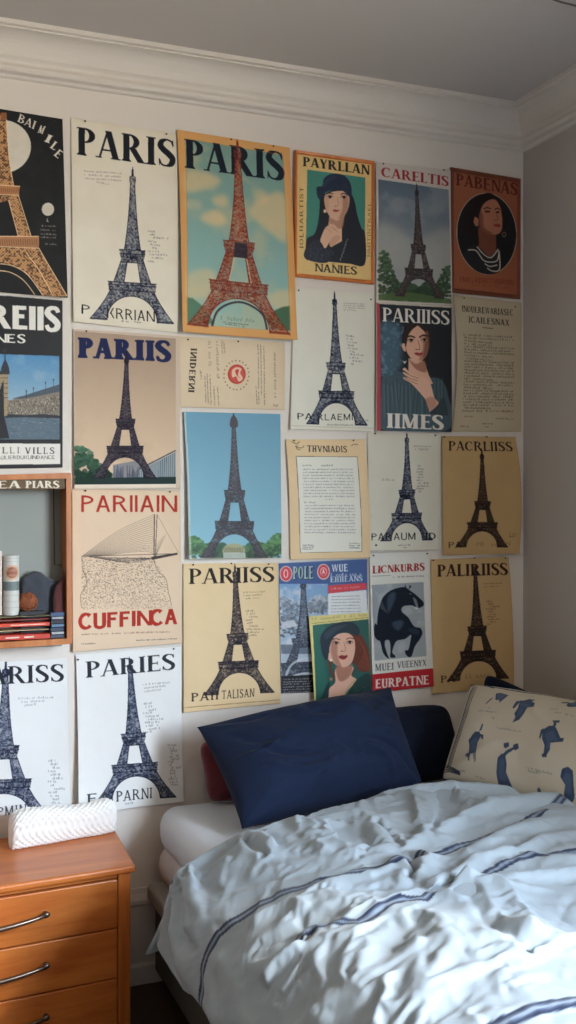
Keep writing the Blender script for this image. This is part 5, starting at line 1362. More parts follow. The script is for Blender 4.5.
# ------------------------------------------------------------------ pillows
def pillow(name, corners, thick, m, label, C=None, seed=0, bow=.05, wr=.006, n=110, piping=None, group='pillows at the head of the bed', creases=(), power=.42, rnd=.03):
    """corners: bl, br, tr, tl of the seam outline in the world"""
    bl, br, tr, tl = (np.array(c) for c in corners)
    nx, ny = (n, n) if C is None else (C.shape[1], C.shape[0])
    u = np.linspace(0, 1, nx)[None, :, None]; v = np.linspace(1, 0, ny)[:, None, None]   # v=1 top
    s = 2*u-1; t = 2*v-1
    # edges draw in between the corner ears
    U = .5+.5*s*(1-bow*(1-t**2)*np.abs(s)**2); V = .5+.5*t*(1-bow*(1-s**2)*np.abs(t)**2)
    ck = 1-rnd*(np.abs(s)**5*np.abs(t)**5); U = .5+(U-.5)*ck; V = .5+(V-.5)*ck
    P = (1-U)*(1-V)*bl+U*(1-V)*br+U*V*tr+(1-U)*V*tl
    X = (br-bl+tr-tl); Y = (tl-bl+tr-br); N = np.cross(X, Y); N /= np.linalg.norm(N)
    if N[1] > 0: N = -N      # towards the camera
    pr = ((1-np.abs(s)**2.4)*(1-np.abs(t)**2.4))[..., 0]; pr = np.clip(pr, 0, 1)**power
    rng = np.random.default_rng(seed)
    W = vnoise(ny, nx, nx/3.5, rng, 4)-.5
    S_, T_ = s[..., 0]+0*t[..., 0], t[..., 0]+0*s[..., 0]
    rad = np.zeros((ny, nx))
    for cx, cy in ((-1, -1), (1, -1), (1, 1), (-1, 1)):
        a = np.arctan2(T_-cy, S_-cx); d = np.hypot(T_-cy, S_-cx)
        rad += np.sin(a*9+W*5+seed)*np.exp(-d*2.2)*np.clip(d*3, 0, 1)
    cr = np.zeros((ny, nx))
    for (x0, y0, x1, y1, w, h) in creases:
        dx, dy = x1-x0, y1-y0; L = math.hypot(dx, dy)
        k = ((S_-x0)*dx+(T_-y0)*dy)/L/L; dd = ((S_-x0)*-dy+(T_-y0)*dx)/L + .05*np.sin(k*5+seed)
        cr += h*np.exp(-(dd/w)**2)*np.clip(np.minimum(k, 1-k)*4+.3, 0, 1)*(k > -.1)*(k < 1.1)
    f = thick/2*pr*(1+.25*W) + wr*(rad+W*2.0)*pr**.6 + cr*pr
    Fp = P+N*f[..., None]
    Bk = P-N*(thick/2*pr*(1-.2*W)*.9)[..., None]
    ctr = P.mean((0, 1))
    me = grid_mesh(name, Fp-ctr, C)
    # full resolution back joined on the seam
    verts = [0.0]*(len(me.vertices)*3); me.vertices.foreach_get('co', verts)
    A = np.array(verts).reshape(-1, 3); Bv = (Bk-ctr).reshape(-1, 3)
    idx = np.arange(ny*nx).reshape(ny, nx); bidx = idx+ny*nx
    bidx[0] = idx[0]; bidx[-1] = idx[-1]; bidx[:, 0] = idx[:, 0]; bidx[:, -1] = idx[:, -1]
    q1 = np.stack([idx[:-1, :-1], idx[1:, :-1], idx[1:, 1:], idx[:-1, 1:]], -1).reshape(-1, 4)
    q2 = np.stack([bidx[:-1, :-1], bidx[:-1, 1:], bidx[1:, 1:], bidx[1:, :-1]], -1).reshape(-1, 4)
    bpy.data.meshes.remove(me)
    V2 = np.concatenate([A, Bv]); Q = np.concatenate([q1, q2])
    used = np.unique(Q); mp_ = -np.ones(len(V2), int); mp_[used] = np.arange(len(used)); V2 = V2[used]; Q = mp_[Q]
    me = bpy.data.meshes.new(name); me.vertices.add(len(V2)); me.vertices.foreach_set('co', V2.astype(np.float32).ravel())
    me.loops.add(len(Q)*4); me.loops.foreach_set('vertex_index', Q.astype(np.int32).ravel()); me.polygons.add(len(Q))
    me.polygons.foreach_set('loop_start', np.arange(0, len(Q)*4, 4, dtype=np.int32)); me.update(calc_edges=True)
    me.polygons.foreach_set('use_smooth', np.ones(len(Q), dtype=bool))
    if C is not None:
        cc = np.concatenate([C.reshape(-1, 3), np.tile(C[ny//2, nx//2:nx//2+1], (ny*nx, 1))])[used]
        l = np.where(cc <= .04045, cc/12.92, ((cc+.055)/1.055)**2.4)
        at = me.color_attributes.new('print', 'FLOAT_COLOR', 'POINT'); at.data.foreach_set('color', np.concatenate([l, np.ones((len(l), 1))], 1).astype(np.float32).ravel())
    me.materials.append(m)
    o = link(name, me, None, Vector(ctr.tolist())); tag(o, label, 'pillow', group)
    if piping is not None:
        rim = np.concatenate([P[0, :-1], P[:-1, -1], P[-1, ::-1][:-1], P[::-1, 0][:-1]])[::3]
        bm = bmesh.new(); tube(bm, [Vector(p.tolist()) for p in rim]+[Vector(rim[0].tolist())], .0035, 8, False); bm_obj('piping', bm, piping, o, True)
    return o

navy_m = mat('navy_cotton', rgb(24, 36, 60), .85, 0, .2, 220, .06, 6, sheen=.04, spec=.15)
navy2_m = mat('dark_navy_cotton', rgb(20, 28, 46), .85, 0, .2, 220, .06, 6, sheen=.04, spec=.15)
red_m = mat('dark_red_velvet', rgb(104, 22, 34), .75, 0, .2, 160, .1, 8, sheen=.4)
V3 = lambda x, y, z: (x, y, z)
pillow('pillow', [on_y(207, 804, 2.84)[:], V3(1.30, 2.82, .50), V3(1.28, 2.87, .69), on_y(197, 741, 2.865)[:]], .085, red_m, 'dark red pillow mostly hidden behind the big navy one', seed=5, bow=.03, n=70, rnd=.08)
pillow('pillow', [V3(1.27, 2.76, .505), V3(1.66, 2.74, .53), V3(1.68, 2.87, .725), V3(1.27, 2.87, .72)], .11, navy2_m, 'dark navy pillow leaning on the wall between two larger pillows', seed=7, n=80, rnd=.13, power=.5, bow=.02)
pillow('pillow', [V3(1.74, 2.80, .505), V3(1.93, 2.42, .52), V3(1.95, 2.50, .72), V3(1.79, 2.85, .825)], .06, navy2_m, 'dark pillow corner showing behind the cream patterned pillow', seed=9, n=60, rnd=.1)
pillow('pillow', [on_y(242, 829, 2.50)[:], on_y(425, 790, 2.60)[:], on_y(391, 687, 2.80)[:], on_y(197, 727, 2.755)[:]], .25, navy_m, 'large plain navy blue pillow leaning against the poster wall', seed=11, bow=.05, wr=.008, n=170, power=.6, rnd=0,
       creases=((-.9, .55, -.5, .1, .05, -.014), (-.8, .1, -.2, -.3, .05, -.014), (-.75, -.3, -.1, -.55, .06, .014), (.95, -.75, .35, -.2, .035, -.016), (.7, -.9, .3, -.35, .04, .014), (.2, .75, .5, .1, .12, .012), (.95, .8, .5, .2, .05, -.012), (-.3, -.9, -.1, -.4, .06, .012), (-.95, .0, -.5, .1, .04, .012), (-.9, .85, -.4, .7, .04, -.01), (-.2, .9, .1, .3, .07, -.01), (0, -.2, .5, -.6, .06, -.01)))
# patterned pillow: print in seam-outline coordinates taken from the photograph
Zp = (440, 680, 4.235)
pq = [(470, 684), (640, 712), (640, 830), (441, 779)]
s = Art(pq, rgb(188, 179, 160), Zp, 50)
nv = rgb(40, 58, 88); nd = rgb(26, 36, 58)
s.z = (448, 690, 4.235)      # the print sits on the swell of the pillow
def fig(parts_):
    for p in parts_: s.fill(p, nv, .92)
    for p in parts_[:1]:
        c = np.mean(p, 0); s.soft([tuple(np.array(q)*.6+c*.4) for q in p], rgb(90, 110, 134), .4, .6)
fig([[(240, 62), (262, 58), (298, 72), (280, 95), (262, 112), (258, 98), (240, 96)], [(192, 108), (215, 88), (232, 84), (212, 98), (196, 110)]])
fig([[(352, 100), (385, 95), (412, 108), (410, 130), (385, 138), (372, 165), (352, 192), (322, 203), (335, 180), (330, 165), (345, 140)], [(320, 138), (335, 108), (355, 102), (345, 120), (328, 142)], [(362, 98), (385, 86), (412, 92), (395, 102)]])
fig([[(135, 240), (150, 228), (172, 230), (180, 250), (165, 275), (160, 345), (152, 352), (146, 318), (132, 318), (128, 346), (122, 340), (124, 280), (120, 262)], [(170, 228), (182, 196), (188, 200), (180, 225)], [(172, 238), (192, 245), (192, 266), (184, 264), (180, 252)], [(125, 250), (118, 258), (126, 270)], [(104, 316), (118, 308), (130, 322), (118, 330)]])
s.fill([(146, 318), (160, 318), (160, 350), (150, 350)], rgb(176, 168, 150), .5)
fig([[(262, 345), (280, 330), (296, 335), (300, 370), (296, 400), (318, 455), (255, 445), (252, 400)], [(285, 332), (300, 318), (330, 306), (335, 314), (305, 332), (292, 345)], [(330, 296), (350, 292), (354, 312), (338, 320), (328, 312)], [(288, 290), (310, 286), (312, 302), (296, 310), (288, 304)]])
fig([[(456, 245), (480, 228), (505, 225), (518, 250), (530, 280), (545, 280), (540, 296), (512, 298), (490, 300), (488, 330), (475, 350), (462, 345), (466, 310), (454, 280)], [(442, 275), (448, 245), (462, 238), (452, 268), (446, 284)], [(494, 200), (525, 200), (522, 212), (498, 210)], [(500, 210), (512, 212), (510, 228), (500, 226)], [(455, 345), (475, 340), (474, 358), (456, 358)]])
fig([[(548, 110), (580, 90), (610, 96), (600, 120), (556, 130), (545, 124)], [(520, 104), (550, 100), (560, 106), (530, 110)], [(570, 84), (590, 80), (590, 96), (572, 96)]])
fig([[(540, 402), (560, 395), (580, 410), (578, 500), (560, 515), (545, 505), (530, 500), (545, 460), (530, 435)], [(528, 430), (536, 405), (550, 398), (545, 425), (532, 440)]])
fig([[(424, 465), (434, 460), (440, 472), (432, 488), (424, 480)]])
fig([[(620, 180), (650, 170), (664, 200), (650, 260), (636, 270), (630, 230)], [(640, 330), (665, 320), (690, 350), (680, 400), (655, 390)]])
for O, L, h in (((160, 140), (88, 14), 7), ((208, 132), (10, 3), 14), ((225, 175), (12, 6), 12), ((252, 222), (112, 26), 9), ((480, 142), (34, 4), 7), ((498, 160), (84, 20), 8), ((378, 392), (118, 34), 9), ((384, 404), (60, 16), 9), ((70, 368), (34, 10), 6), ((152, 400), (40, 14), 6), ((600, 300), (60, 16), 8)):
    s.scrib(O, L, h, rgb(110, 110, 108), .85, wd=.5)
s.z = Zp
# navy stripes and piping printed along the seam
for d in (26, 36, 45): s.line([(127+d, 30+d*.5), (72+d, 240), (14+d, 385)], (1.6 if d < 30 else .9), nd, .9)
for d in (3, 9, 15): s.line([(130, 12+d), (200, 24+d*1.2), (255, 60+d*.4)], 1.0, nd, .85, True)
for d in (-24, -16, -8, 0): s.line([(12, 395+d*1.4), (50, 402+d*.8), (110, 424+d*.4)], 1.0, nd, .9, True)
s.line([(130, 14), (320, 76), (480, 98), (700, 130)], 1.6, nd, .9, True)
C = s.cells()
bl_ = on_y(440, 780, 2.56); tl_ = on_y(470, 684, 2.70)
# the pillow turns away from the wall towards the camera
def on_plane_x(px, py, ref, dirv):
    """point of the pixel's ray on the vertical plane through ref along dirv"""
    r = ray(px, py); n = Vector((dirv.y, -dirv.x, 0)); t = n.dot(Vector((ref.x, ref.y, 0)))/n.dot(Vector((r.x, r.y, 0)))
    return Vector((r.x*t, r.y*t, CAM_Z+r.z*t))
dv = Vector((.30, -.55, 0)).normalized()
br_ = on_plane_x(640, 830, bl_, dv); tr_ = on_plane_x(640, 712, tl_, dv)
patt = attr_mat('figure_print_cotton', .8, .2, 250, spec=.2, sheen=.2)
pillow('pillow', [bl_[:], br_[:], tr_[:], tl_[:]], .13, patt, 'cream pillow printed with small blue figures and navy piping', C=C, seed=13, bow=.03, wr=.004, piping=navy2_m,
       creases=((-.9, -.8, -.3, -.2, .08, .006), (-.2, .9, .1, .3, .1, -.006)))

# ------------------------------------------------------------------ duvet
# section across the bed, from the right edge over the top and down the left side
sec = [(1.955, .545), (1.80, .572), (1.6, .583), (1.4, .586), (1.2, .588), (1.0, .590), (.90, .586), (.82, .572), (.745, .540), (.69, .498), (.655, .45), (.632, .40), (.618, .355), (.610, .31), (.605, .26), (.60, .2)]
sp = catmull([(a, b) for a, b in sec], False, 12)
sl = np.concatenate([[0], np.cumsum(np.linalg.norm(np.diff(sp, axis=0), axis=1))])
NA, NB = 460, 470
def section(a):  # arc length -> X,Z and outward normal
    X = np.interp(a, sl, sp[:, 0]); Z = np.interp(a, sl, sp[:, 1])
    e = .004; dX = np.interp(a+e, sl, sp[:, 0])-np.interp(a-e, sl, sp[:, 0]); dZ = np.interp(a+e, sl, sp[:, 1])-np.interp(a-e, sl, sp[:, 1])
    L = np.hypot(dX, dZ)+1e-9
    return X, Z, dZ/L, -dX/L     # normal (nx,nz)
rng = np.random.default_rng(21)
bb = np.linspace(0, 1, NB)[:, None]; aa = np.linspace(0, 1, NA)[None, :]
Yfoot = .70
# head edge as a function of a (metres of arc) and hem length as a function of y
a_flat = 1.0
def head_y(a): return np.interp(a, [0, .15, .275, .4, .52, .75, .95, 1.10, 1.2, 1.30, 1.42, 1.55, 1.7], [2.08, 2.16, 2.31, 2.48, 2.57, 2.50, 2.43, 2.38, 2.335, 2.31, 2.33, 2.37, 2.38])
def hem_len(y):
    base = np.interp(y, [.7, 1.2, 1.6, 1.75, 1.87, 1.95, 2.03, 2.10, 2.20, 2.27, 2.32, 2.38], [1.43, 1.44, 1.42, 1.41, 1.42, 1.39, 1.395, 1.43, 1.445, 1.475, 1.475, 1.455])
    return base
y0 = head_y(aa*1.5)
Yg = y0+(Yfoot-y0)*bb
Ag = aa*hem_len(Yg)
y0 = head_y(Ag); Yg = y0+(Yfoot-y0)*bb
X, Z, NX, NZ = section(Ag)
# puffed head edge rolls down onto the sheet
d_head = (y0-Yg)
roll = np.clip(1-d_head/.07, 0, 1); 
top_w = np.clip((NZ-.3)/.6, 0, 1)
Z = Z-roll**2.2*np.where(NZ > .5, (Z-.506), .03)
# --- folds, drawn in photo px, converted through the surface itself
base_pts = np.stack([X, Yg, Z], -1)
fw = Vector((SA, CA, 0))
dep = X*SA+Yg*CA; PX = HX+F*(X*CA-Yg*SA)/dep; PY = HY-F*(Z-CAM_Z)/dep
def nearest(px, py):
    k = np.argmin((PX-px)**2+(PY-py)**2); i, j = divmod(k, NA)
    return Ag[i, j], Yg[i, j]
Hh = np.zeros_like(X)
def fold(pts, h, w1, w2=None, taper=.15):
    """raised (h>0) or sunk (h<0) crease; w1/w2 widths to the left/right of its direction of travel (m)"""
    global Hh
    w2 = w2 or w1
    P = np.array([nearest(*p) for p in pts]); P = catmull(P, False, 8)
    seg = np.diff(P, axis=0); L = np.linalg.norm(seg, axis=1); cum = np.concatenate([[0], np.cumsum(L)]); tot = cum[-1]
    best = np.full(X.shape, 9.); sgn = np.zeros(X.shape); pos = np.zeros(X.shape)
    for k in range(len(seg)):
        if L[k] < 1e-6: continue
        ax_, ay_ = P[k]; dx, dy = seg[k]/L[k]
        t = np.clip((Ag-ax_)*dx+(Yg-ay_)*dy, 0, L[k])
        ex = Ag-ax_-dx*t; ey = Yg-ay_-dy*t; d = np.hypot(ex, ey)
        m_ = d < best; best = np.where(m_, d, best); sgn = np.where(m_, dx*ey-dy*ex, sgn); pos = np.where(m_, cum[k]+t, pos)
    w = np.where(sgn > 0, w1, w2)
    tp = np.clip(np.minimum(pos, tot-pos)/(tot*taper+1e-6), 0, 1); tp = .15+.85*tp*tp*(3-2*tp)
    Hh += h*np.exp(-(best/w)**(1.45 if h > 0 else 1.8))*tp
ZR = lambda x, y: (340+x/2.44, 770+y/2.44)
ZL_ = lambda x, y: (140+x/2.618, 770+y/2.618)
R = lambda *p: [ZR(*q) for q in p]; Lf = lambda *p: [ZL_(*q) for q in p]
# main creases of the right half
fold(R((100, 130), (150, 165), (190, 205), (215, 235), (240, 290)), -.030, .018, .028)
fold(R((140, 95), (180, 150), (215, 190), (245, 200)), .006, .030, .022)
fold(R((215, 215), (232, 265), (262, 300), (310, 310), (345, 288)), -.022, .014, .020)
fold(R((205, 205), (212, 250), (228, 290)), .008, .014, .02)
fold(R((340, 288), (400, 310), (440, 360), (500, 415), (576, 450)), .036, .045, .018, .1)
fold(R((345, 305), (395, 335), (432, 385), (490, 435), (570, 475)), -.028, .014, .040, .1)
fold(R((190, 60), (215, 110), (235, 160), (250, 195)), .018, .025, .02)
fold(R((255, 50), (262, 110), (252, 170)), -.016, .02, .026)
fold(R((265, 45), (310, 75), (370, 100), (420, 105)), .014, .03, .02)
fold(R((60, 110), (110, 140), (160, 190), (205, 225)), .018, .035, .022)
fold(R((10, 140), (60, 180), (110, 220), (150, 235)), -.012, .03, .03)
fold(R((250, 235), (330, 215), (400, 180), (450, 160)), .004, .02, .03)
fold(R((340, 245), (400, 235), (470, 220), (530, 235)), .014, .025, .02)
fold(R((400, 180), (450, 210), (500, 235)), -.007, .018, .022)
fold(R((200, 360), (150, 400), (120, 450), (130, 500)), -.014, .025, .03)
fold(R((230, 345), (255, 400), (285, 450), (270, 520), (235, 600)), .018, .03, .018)
fold(R((290, 430), (285, 480), (262, 540), (240, 615)), -.018, .02, .03)
fold(R((205, 480), (200, 540), (170, 610)), .012, .022, .02)
fold(R((60, 400), (40, 450), (60, 520), (40, 600)), .012, .03, .025)
fold(R((300, 400), (380, 470), (440, 560), (470, 620)), .012, .04, .03)
fold(R((330, 480), (400, 540), (430, 600)), -.010, .03, .03)
fold(R((420, 440), (480, 500), (560, 550)), -.010, .03, .03)
fold(R((270, 330), (350, 350), (420, 430)), -.008, .03, .03)
fold(R((0, 290), (60, 300), (140, 290), (200, 280)), -.010, .02, .026)
fold(R((10, 330), (70, 330), (130, 350), (200, 340)), .012, .02, .02)
# left half
fold(Lf((330, 175), (370, 205), (420, 235)), -.020, .012, .018)
fold(Lf((330, 165), (385, 185), (430, 215)), .014, .018, .012)
fold(Lf((460, 135), (480, 175), (540, 215), (576, 240)), .018, .025, .02)
fold(Lf((500, 140), (530, 185), (576, 205)), -.012, .016, .016)
fold(Lf((250, 165), (330, 150), (430, 130)), .010, .025, .02)
fold(Lf((180, 300), (240, 250), (330, 225)), .010, .02, .02)
fold(Lf((200, 320), (300, 290), (420, 270), (520, 245)), -.010, .016, .02)
fold(Lf((370, 380), (430, 350), (500, 335), (545, 360)), .016, .02, .016)
fold(Lf((370, 440), (430, 410), (500, 400), (560, 430)), -.014, .018, .02)
fold(Lf((415, 500), (470, 460), (540, 430)), .016, .018, .018)
fold(Lf((440, 560), (500, 500), (560, 470)), -.012, .02, .022)
fold(Lf((460, 630), (520, 600), (576, 560)), .010, .02, .018)
fold(Lf((500, 350), (545, 400), (576, 410)), -.012, .012, .014)
# hanging side: long soft pleats
for k, (p0, p1, p2) in enumerate((((150, 250), (90, 360), (30, 470)), ((200, 260), (130, 390), (80, 520)), ((250, 290), (190, 420), (150, 590)), ((330, 300), (230, 440), (190, 600)), ((320, 400), (270, 500), (250, 640)), ((380, 450), (330, 560), (310, 660)))):
    fold(Lf(p0, p1, p2), .010 if k % 2 == 0 else -.009, .03, .022, .25)
fold(Lf((120, 420), (180, 400), (260, 370)), .007, .012, .02); fold(Lf((140, 340), (220, 300), (290, 270)), -.006, .014, .02)
Hexp = Hh*1.25
# fine wrinkling, streaked along the pull of the cloth
wn = vnoise(NB, NA, 26, rng, 3)-.5
def ridged(cell_a, cell_b, rot, r):
    ca, sa = math.cos(rot), math.sin(rot)
    q = (Ag*ca+Yg*sa)/cell_a+wn*1.6; p = (-Ag*sa+Yg*ca)/cell_b+wn*1.2
    G = r.random((64, 64))
    qi = np.floor(q).astype(int); pi_ = np.floor(p).astype(int); fq = q-qi; fp = p-pi_
    fq = fq*fq*(3-2*fq); fp = fp*fp*(3-2*fp)
    g = lambda i, j: G[i % 64, j % 64]
    v = (g(qi, pi_)*(1-fq)+g(qi+1, pi_)*fq)*(1-fp)+(g(qi, pi_+1)*(1-fq)+g(qi+1, pi_+1)*fq)*fp
    return 1-np.abs(2*v-1)
flat = np.clip((1.22-Ag)/.2, 0, 1)
Hh += (ridged(.11, .035, .5, rng)**2-.35)*.005*(.35+.65*flat)
Hh += (ridged(.04, .24, .25, rng)**2-.35)*.006*(.4+.6*flat)
Hh += (ridged(.045, .018, .7, rng)**2-.35)*.0022*(.4+.6*flat)
Hh += (ridged(.030, .014, -.4, rng)-.5)*.001
Hh += (vnoise(NB, NA, 90, rng, 2)-.5)*.03*flat
edge = np.clip(d_head/.05, 0, 1)
Hh = blur(Hh, 1)
# many short sharp creases following the pull of the cloth
rr = random.Random(5)
for k in range(560):
    i, j = rr.randrange(12, NB-12), rr.randrange(8, NA-8)
    a0, y0_ = Ag[i, j], Yg[i, j]; hangk = a0 > 1.15
    if hangk: th = math.radians(rr.gauss(-62, 14)); ln = rr.uniform(.08, .26)
    elif y0_ > 2.05: th = math.radians(rr.gauss(-150 if a0 > .75 else -60, 28)); ln = rr.uniform(.05, .2)
    elif a0 < .5: th = math.radians(rr.gauss(-115, 28)); ln = rr.uniform(.06, .24)
    else: th = math.radians(rr.gauss(-55, 26)); ln = rr.uniform(.06, .26)
    w_ = rr.uniform(.004, .012); h_ = w_*rr.uniform(.45, .85)*(1 if rr.random() < .55 else -1)*(.6 if hangk else 1)
    ri = int(ln*NB/1.7*.6)+6; rj = int(ln*NA/1.45*.6)+8
    sl_ = (slice(max(0, i-ri), i+ri), slice(max(0, j-rj), j+rj))
    dx, dy = math.cos(th), math.sin(th); bend = rr.uniform(-1.2, 1.2)
    p = (Ag[sl_]-a0)*dx+(Yg[sl_]-y0_)*dy; q = -(Ag[sl_]-a0)*dy+(Yg[sl_]-y0_)*dx-bend*p*p
    tp = np.clip(1-(np.abs(p)/(ln/2))**2, 0, 1)
    prof_ = np.exp(-np.abs(q)/w_)*.5+np.exp(-(q/(w_*1.4))**2)*.5
    Hh[sl_] += h_*prof_*tp
Hh *= (.3+.7*edge)
X2, Y2, Z2 = X+NX*Hh, Yg+0*Hh, Z+NZ*Hh
# the hanging hem waves in and out
hang = np.clip((Ag-1.2)/.3, 0, 1)**1.3
X2 = X2-hang*(.022*np.sin(Yg*21+1.1)+.012*np.sin(Yg*43+2))-hang*.004
BEND, SHR, SELF, FR = 9.0, -.055, False, 34
# the duvet is let fall over its own filling, so that the spare cloth buckles into real creases
st=3
SA_, SB_ = np.arange(0,NA,st), np.arange(0,NB,st)
# base surface without small stuff
Hbig = blur(Hexp, 2)+(vnoise(NB, NA, 110, np.random.default_rng(4), 2)-.5)*.018*flat; Hbig *= .3+.7*np.clip(d_head/.08, 0, 1)
Hfine = Hh-blur(Hh, 5)
Pb = np.stack([X-hang*(.022*np.sin(Yg*21+1.1)+.012*np.sin(Yg*43+2)), Yg, Z], -1)
NRM = np.stack([NX, 0*NX, NZ], -1)
start = Pb + NRM*(Hbig*.9+.006)[..., None]
coll = Pb + NRM*(Hbig*.9-.016)[..., None]
def gm(name, A):
    ny,nx=A.shape[:2]; idx=np.arange(ny*nx).reshape(ny,nx)
    q=np.stack([idx[:-1,:-1],idx[1:,:-1],idx[1:,1:],idx[:-1,1:]],-1).reshape(-1,4)
    me=bpy.data.meshes.new(name); me.from_pydata(A.reshape(-1,3).tolist(),[],q[:, ::-1].tolist()); me.update(); return me
cl = bpy.data.objects.new('simcloth', gm('simcloth', start[np.ix_(SB_,SA_)])); COL.objects.link(cl)
co = bpy.data.objects.new('simcoll', gm('simcoll', coll[np.ix_(SB_[::2],SA_[::2])])); COL.objects.link(co)
m=co.modifiers.new('c','COLLISION'); co.collision.thickness_outer=.012; co.collision.cloth_friction=4; co.collision.thickness_inner=.05
ny,nx=len(SB_),len(SA_)
vg=cl.vertex_groups.new(name='pin')
for i in range(ny):
    for j in range(nx):
        w=0
        if i<1: w=1 if j < nx*.8 else 0
        if j<1 or i==ny-1: w=1
        if w: vg.add([i*nx+j], w, 'REPLACE')
c=cl.modifiers.new('cloth','CLOTH'); s_=c.settings
s_.quality=7; s_.mass=.25; s_.tension_stiffness=25; s_.compression_stiffness=25; s_.shear_stiffness=8; s_.bending_stiffness=BEND; s_.air_damping=2
s_.tension_damping=15; s_.compression_damping=15; s_.shear_damping=10; s_.bending_damping=1
s_.vertex_group_mass='pin'; s_.shrink_min=SHR
c.collision_settings.collision_quality=3; c.collision_settings.distance_min=.004; c.collision_settings.use_self_collision=SELF; c.collision_settings.self_distance_min=.004
scene.frame_start=1; scene.frame_end=FR
c.point_cache.frame_start=1; c.point_cache.frame_end=FR
for f in range(1,FR+1): scene.frame_set(f)
dg=bpy.context.evaluated_depsgraph_get(); ev=cl.evaluated_get(dg); me=ev.to_mesh()
v=np.empty(len(me.vertices)*3,np.float32); me.vertices.foreach_get('co',v); S_=v.reshape(ny,nx,3).astype(float)
if not np.isfinite(S_).all() or np.abs(S_-start[np.ix_(SB_,SA_)]).max() > .5: S_ = start[np.ix_(SB_,SA_)]
bpy.data.objects.remove(cl); bpy.data.objects.remove(co)
scene.frame_set(1)
# upsample (bicubic-ish) to full grid
def up(A, old, n, axis):
    x=np.arange(n); k=np.clip(np.searchsorted(old,x,'right')-1,0,len(old)-2); f=np.clip((x-old[k])/(old[k+1]-old[k]),0,1)
    tk=lambda q: np.take(A,np.clip(q,0,len(old)-1),axis=axis)
    p0,p1,p2,p3=tk(k-1),tk(k),tk(k+1),tk(k+2)
    sh=[1,1,1]; sh[axis]=n; f=f.reshape(sh)
    return .5*((2*p1)+(-p0+p2)*f+(2*p0-5*p1+4*p2-p3)*f*f+(-p0+3*p1-3*p2+p3)*f**3)
SIM = up(up(S_, SB_, NB, 0), SA_, NA, 1)
P = SIM+NRM*(Hfine*.45*(.3+.7*edge))[..., None]; P[...,2]=np.where(Ag<1.12,np.maximum(P[...,2],.506),P[...,2])
# stripes woven at constant distance along the duvet; px list gives the line they follow
C = np.empty((NB, NA, 3)); C[:] = rgb(158, 170, 177)
def stripe(pts, gap=.015, wd=.0046, a_from=None):
    Pp = np.array([nearest(*p) for p in pts]); Pp = Pp[np.argsort(Pp[:, 0])]
    yc = np.interp(Ag, Pp[:, 0], Pp[:, 1]); m_ = (Ag <= Pp[-1, 0]+.03)
    if a_from is None: m_ = m_ | True
    for g_ in (-gap/2, gap/2):
        d = np.abs(Yg-yc-g_); al = np.clip((wd-d)/.002+.5, 0, 1)*m_
        C[:] = C+(np.array(rgb(20, 29, 54))-C)*al[..., None]
    d = np.abs(Yg-yc); al = np.clip((gap/2-d)/.002, 0, 1)*.5*m_; C[:] = C+(np.array(rgb(110, 126, 146))-C)*al[..., None]
stripe(Lf((180, 662), (205, 560), (240, 460), (290, 385), (370, 335), (450, 305), (520, 297), (576, 285))+R((60, 268), (120, 262), (200, 240), (300, 205), (400, 165), (450, 145), (520, 112), (576, 98)))
stripe(R((15, 370), (60, 360), (140, 365), (240, 330), (290, 330), (340, 290), (400, 270), (470, 240), (530, 222), (576, 212)), a_from=1)
stripe(R((440, 618), (500, 604), (576, 580)), gap=.017, wd=.0052)
duvet_m = attr_mat('duvet_cotton', .78, .12, 180, spec=.25, sheen=.15)
Bk = P.copy(); nrm = np.stack([NX, 0*NX, NZ], -1); Bk -= nrm*.012
Bk[..., 2] = np.where(Ag < 1.1, np.maximum(Bk[..., 2]-.0, .5035), Bk[..., 2])
ctr = np.array([1.2, 1.6, .55])
me = grid_mesh('duvet', P-ctr, C, Bk-ctr); me.materials.append(duvet_m)
o = link('duvet', me, None, Vector(ctr.tolist())); tag(o, 'rumpled pale blue white duvet with navy double stripes spread over the bed', 'duvet')
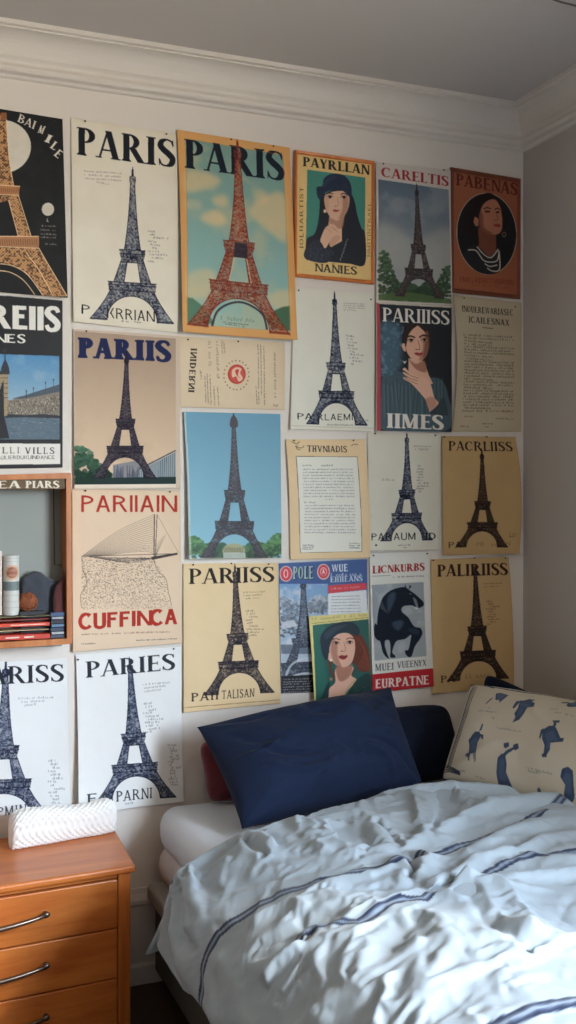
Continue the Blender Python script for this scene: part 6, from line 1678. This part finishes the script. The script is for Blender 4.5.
# ------------------------------------------------------------------ light and camera
w = bpy.data.worlds.new('World'); scene.world = w; w.use_nodes = True
nt = w.node_tree; nt.nodes.clear()
out = nt.nodes.new('ShaderNodeOutputWorld'); bg = nt.nodes.new('ShaderNodeBackground')
tc = nt.nodes.new('ShaderNodeTexCoord'); sep = nt.nodes.new('ShaderNodeSeparateXYZ'); cr = nt.nodes.new('ShaderNodeValToRGB')
nt.links.new(tc.outputs['Generated'], sep.inputs[0]); 
mr = nt.nodes.new('ShaderNodeMapRange'); mr.inputs['From Min'].default_value = -1; mr.inputs['From Max'].default_value = 1
nt.links.new(sep.outputs['Z'], mr.inputs['Value']); nt.links.new(mr.outputs[0], cr.inputs['Fac'])
e = cr.color_ramp.elements
e[0].position = .0; e[0].color = (.30, .26, .21, 1)
e[1].position = 1.0; e[1].color = (.66, .86, 1.18, 1)
for p, c in ((.47, (.40, .36, .30, 1)), (.52, (.72, .80, .84, 1)), (.62, (.80, .94, 1.12, 1))):
    n = e.new(p); n.color = c
nt.links.new(cr.outputs['Color'], bg.inputs['Color']); bg.inputs['Strength'].default_value = 11
nt.links.new(bg.outputs[0], out.inputs[0])
L = bpy.data.lights.new('window_portal', 'AREA'); L.shape = 'RECTANGLE'; L.size = WZ1-WZ0; L.size_y = WY1-WY0; L.cycles.is_portal = True
lo = bpy.data.objects.new('window_portal', L); COL.objects.link(lo); lo.location = (XR+.12, (WY0+WY1)/2, (WZ0+WZ1)/2); lo.rotation_euler = (0, math.radians(90), 0)
# low sun through the window
S = bpy.data.lights.new('sun', 'SUN'); S.energy = .6; S.angle = math.radians(4.0); S.color = (1, .95, .88)
so = bpy.data.objects.new('sun', S); COL.objects.link(so)
dirv = Vector((-.90, 1.05, -.90)).normalized()
so.rotation_euler = dirv.to_track_quat('-Z', 'Y').to_euler()

cd = bpy.data.cameras.new('camera'); cam = bpy.data.objects.new('camera', cd); COL.objects.link(cam)
cam.location = (0, 0, CAM_Z); cam.rotation_euler = (math.radians(90), 0, -math.asin(SA))
cd.sensor_fit = 'VERTICAL'; cd.sensor_height = 36; cd.lens = F*36/1024; cd.shift_y = -12/1024; cd.clip_start = .02
scene.camera = cam
scene.view_settings.view_transform = 'Standard'; scene.view_settings.look = 'None'; scene.view_settings.gamma = 1; scene.view_settings.exposure = 2.4
scene.view_settings.use_curve_mapping = False
scene.cycles.use_denoising = True
scene.cycles.max_bounces = 8; scene.cycles.diffuse_bounces = 5
scene.cycles.sample_clamp_indirect = 6
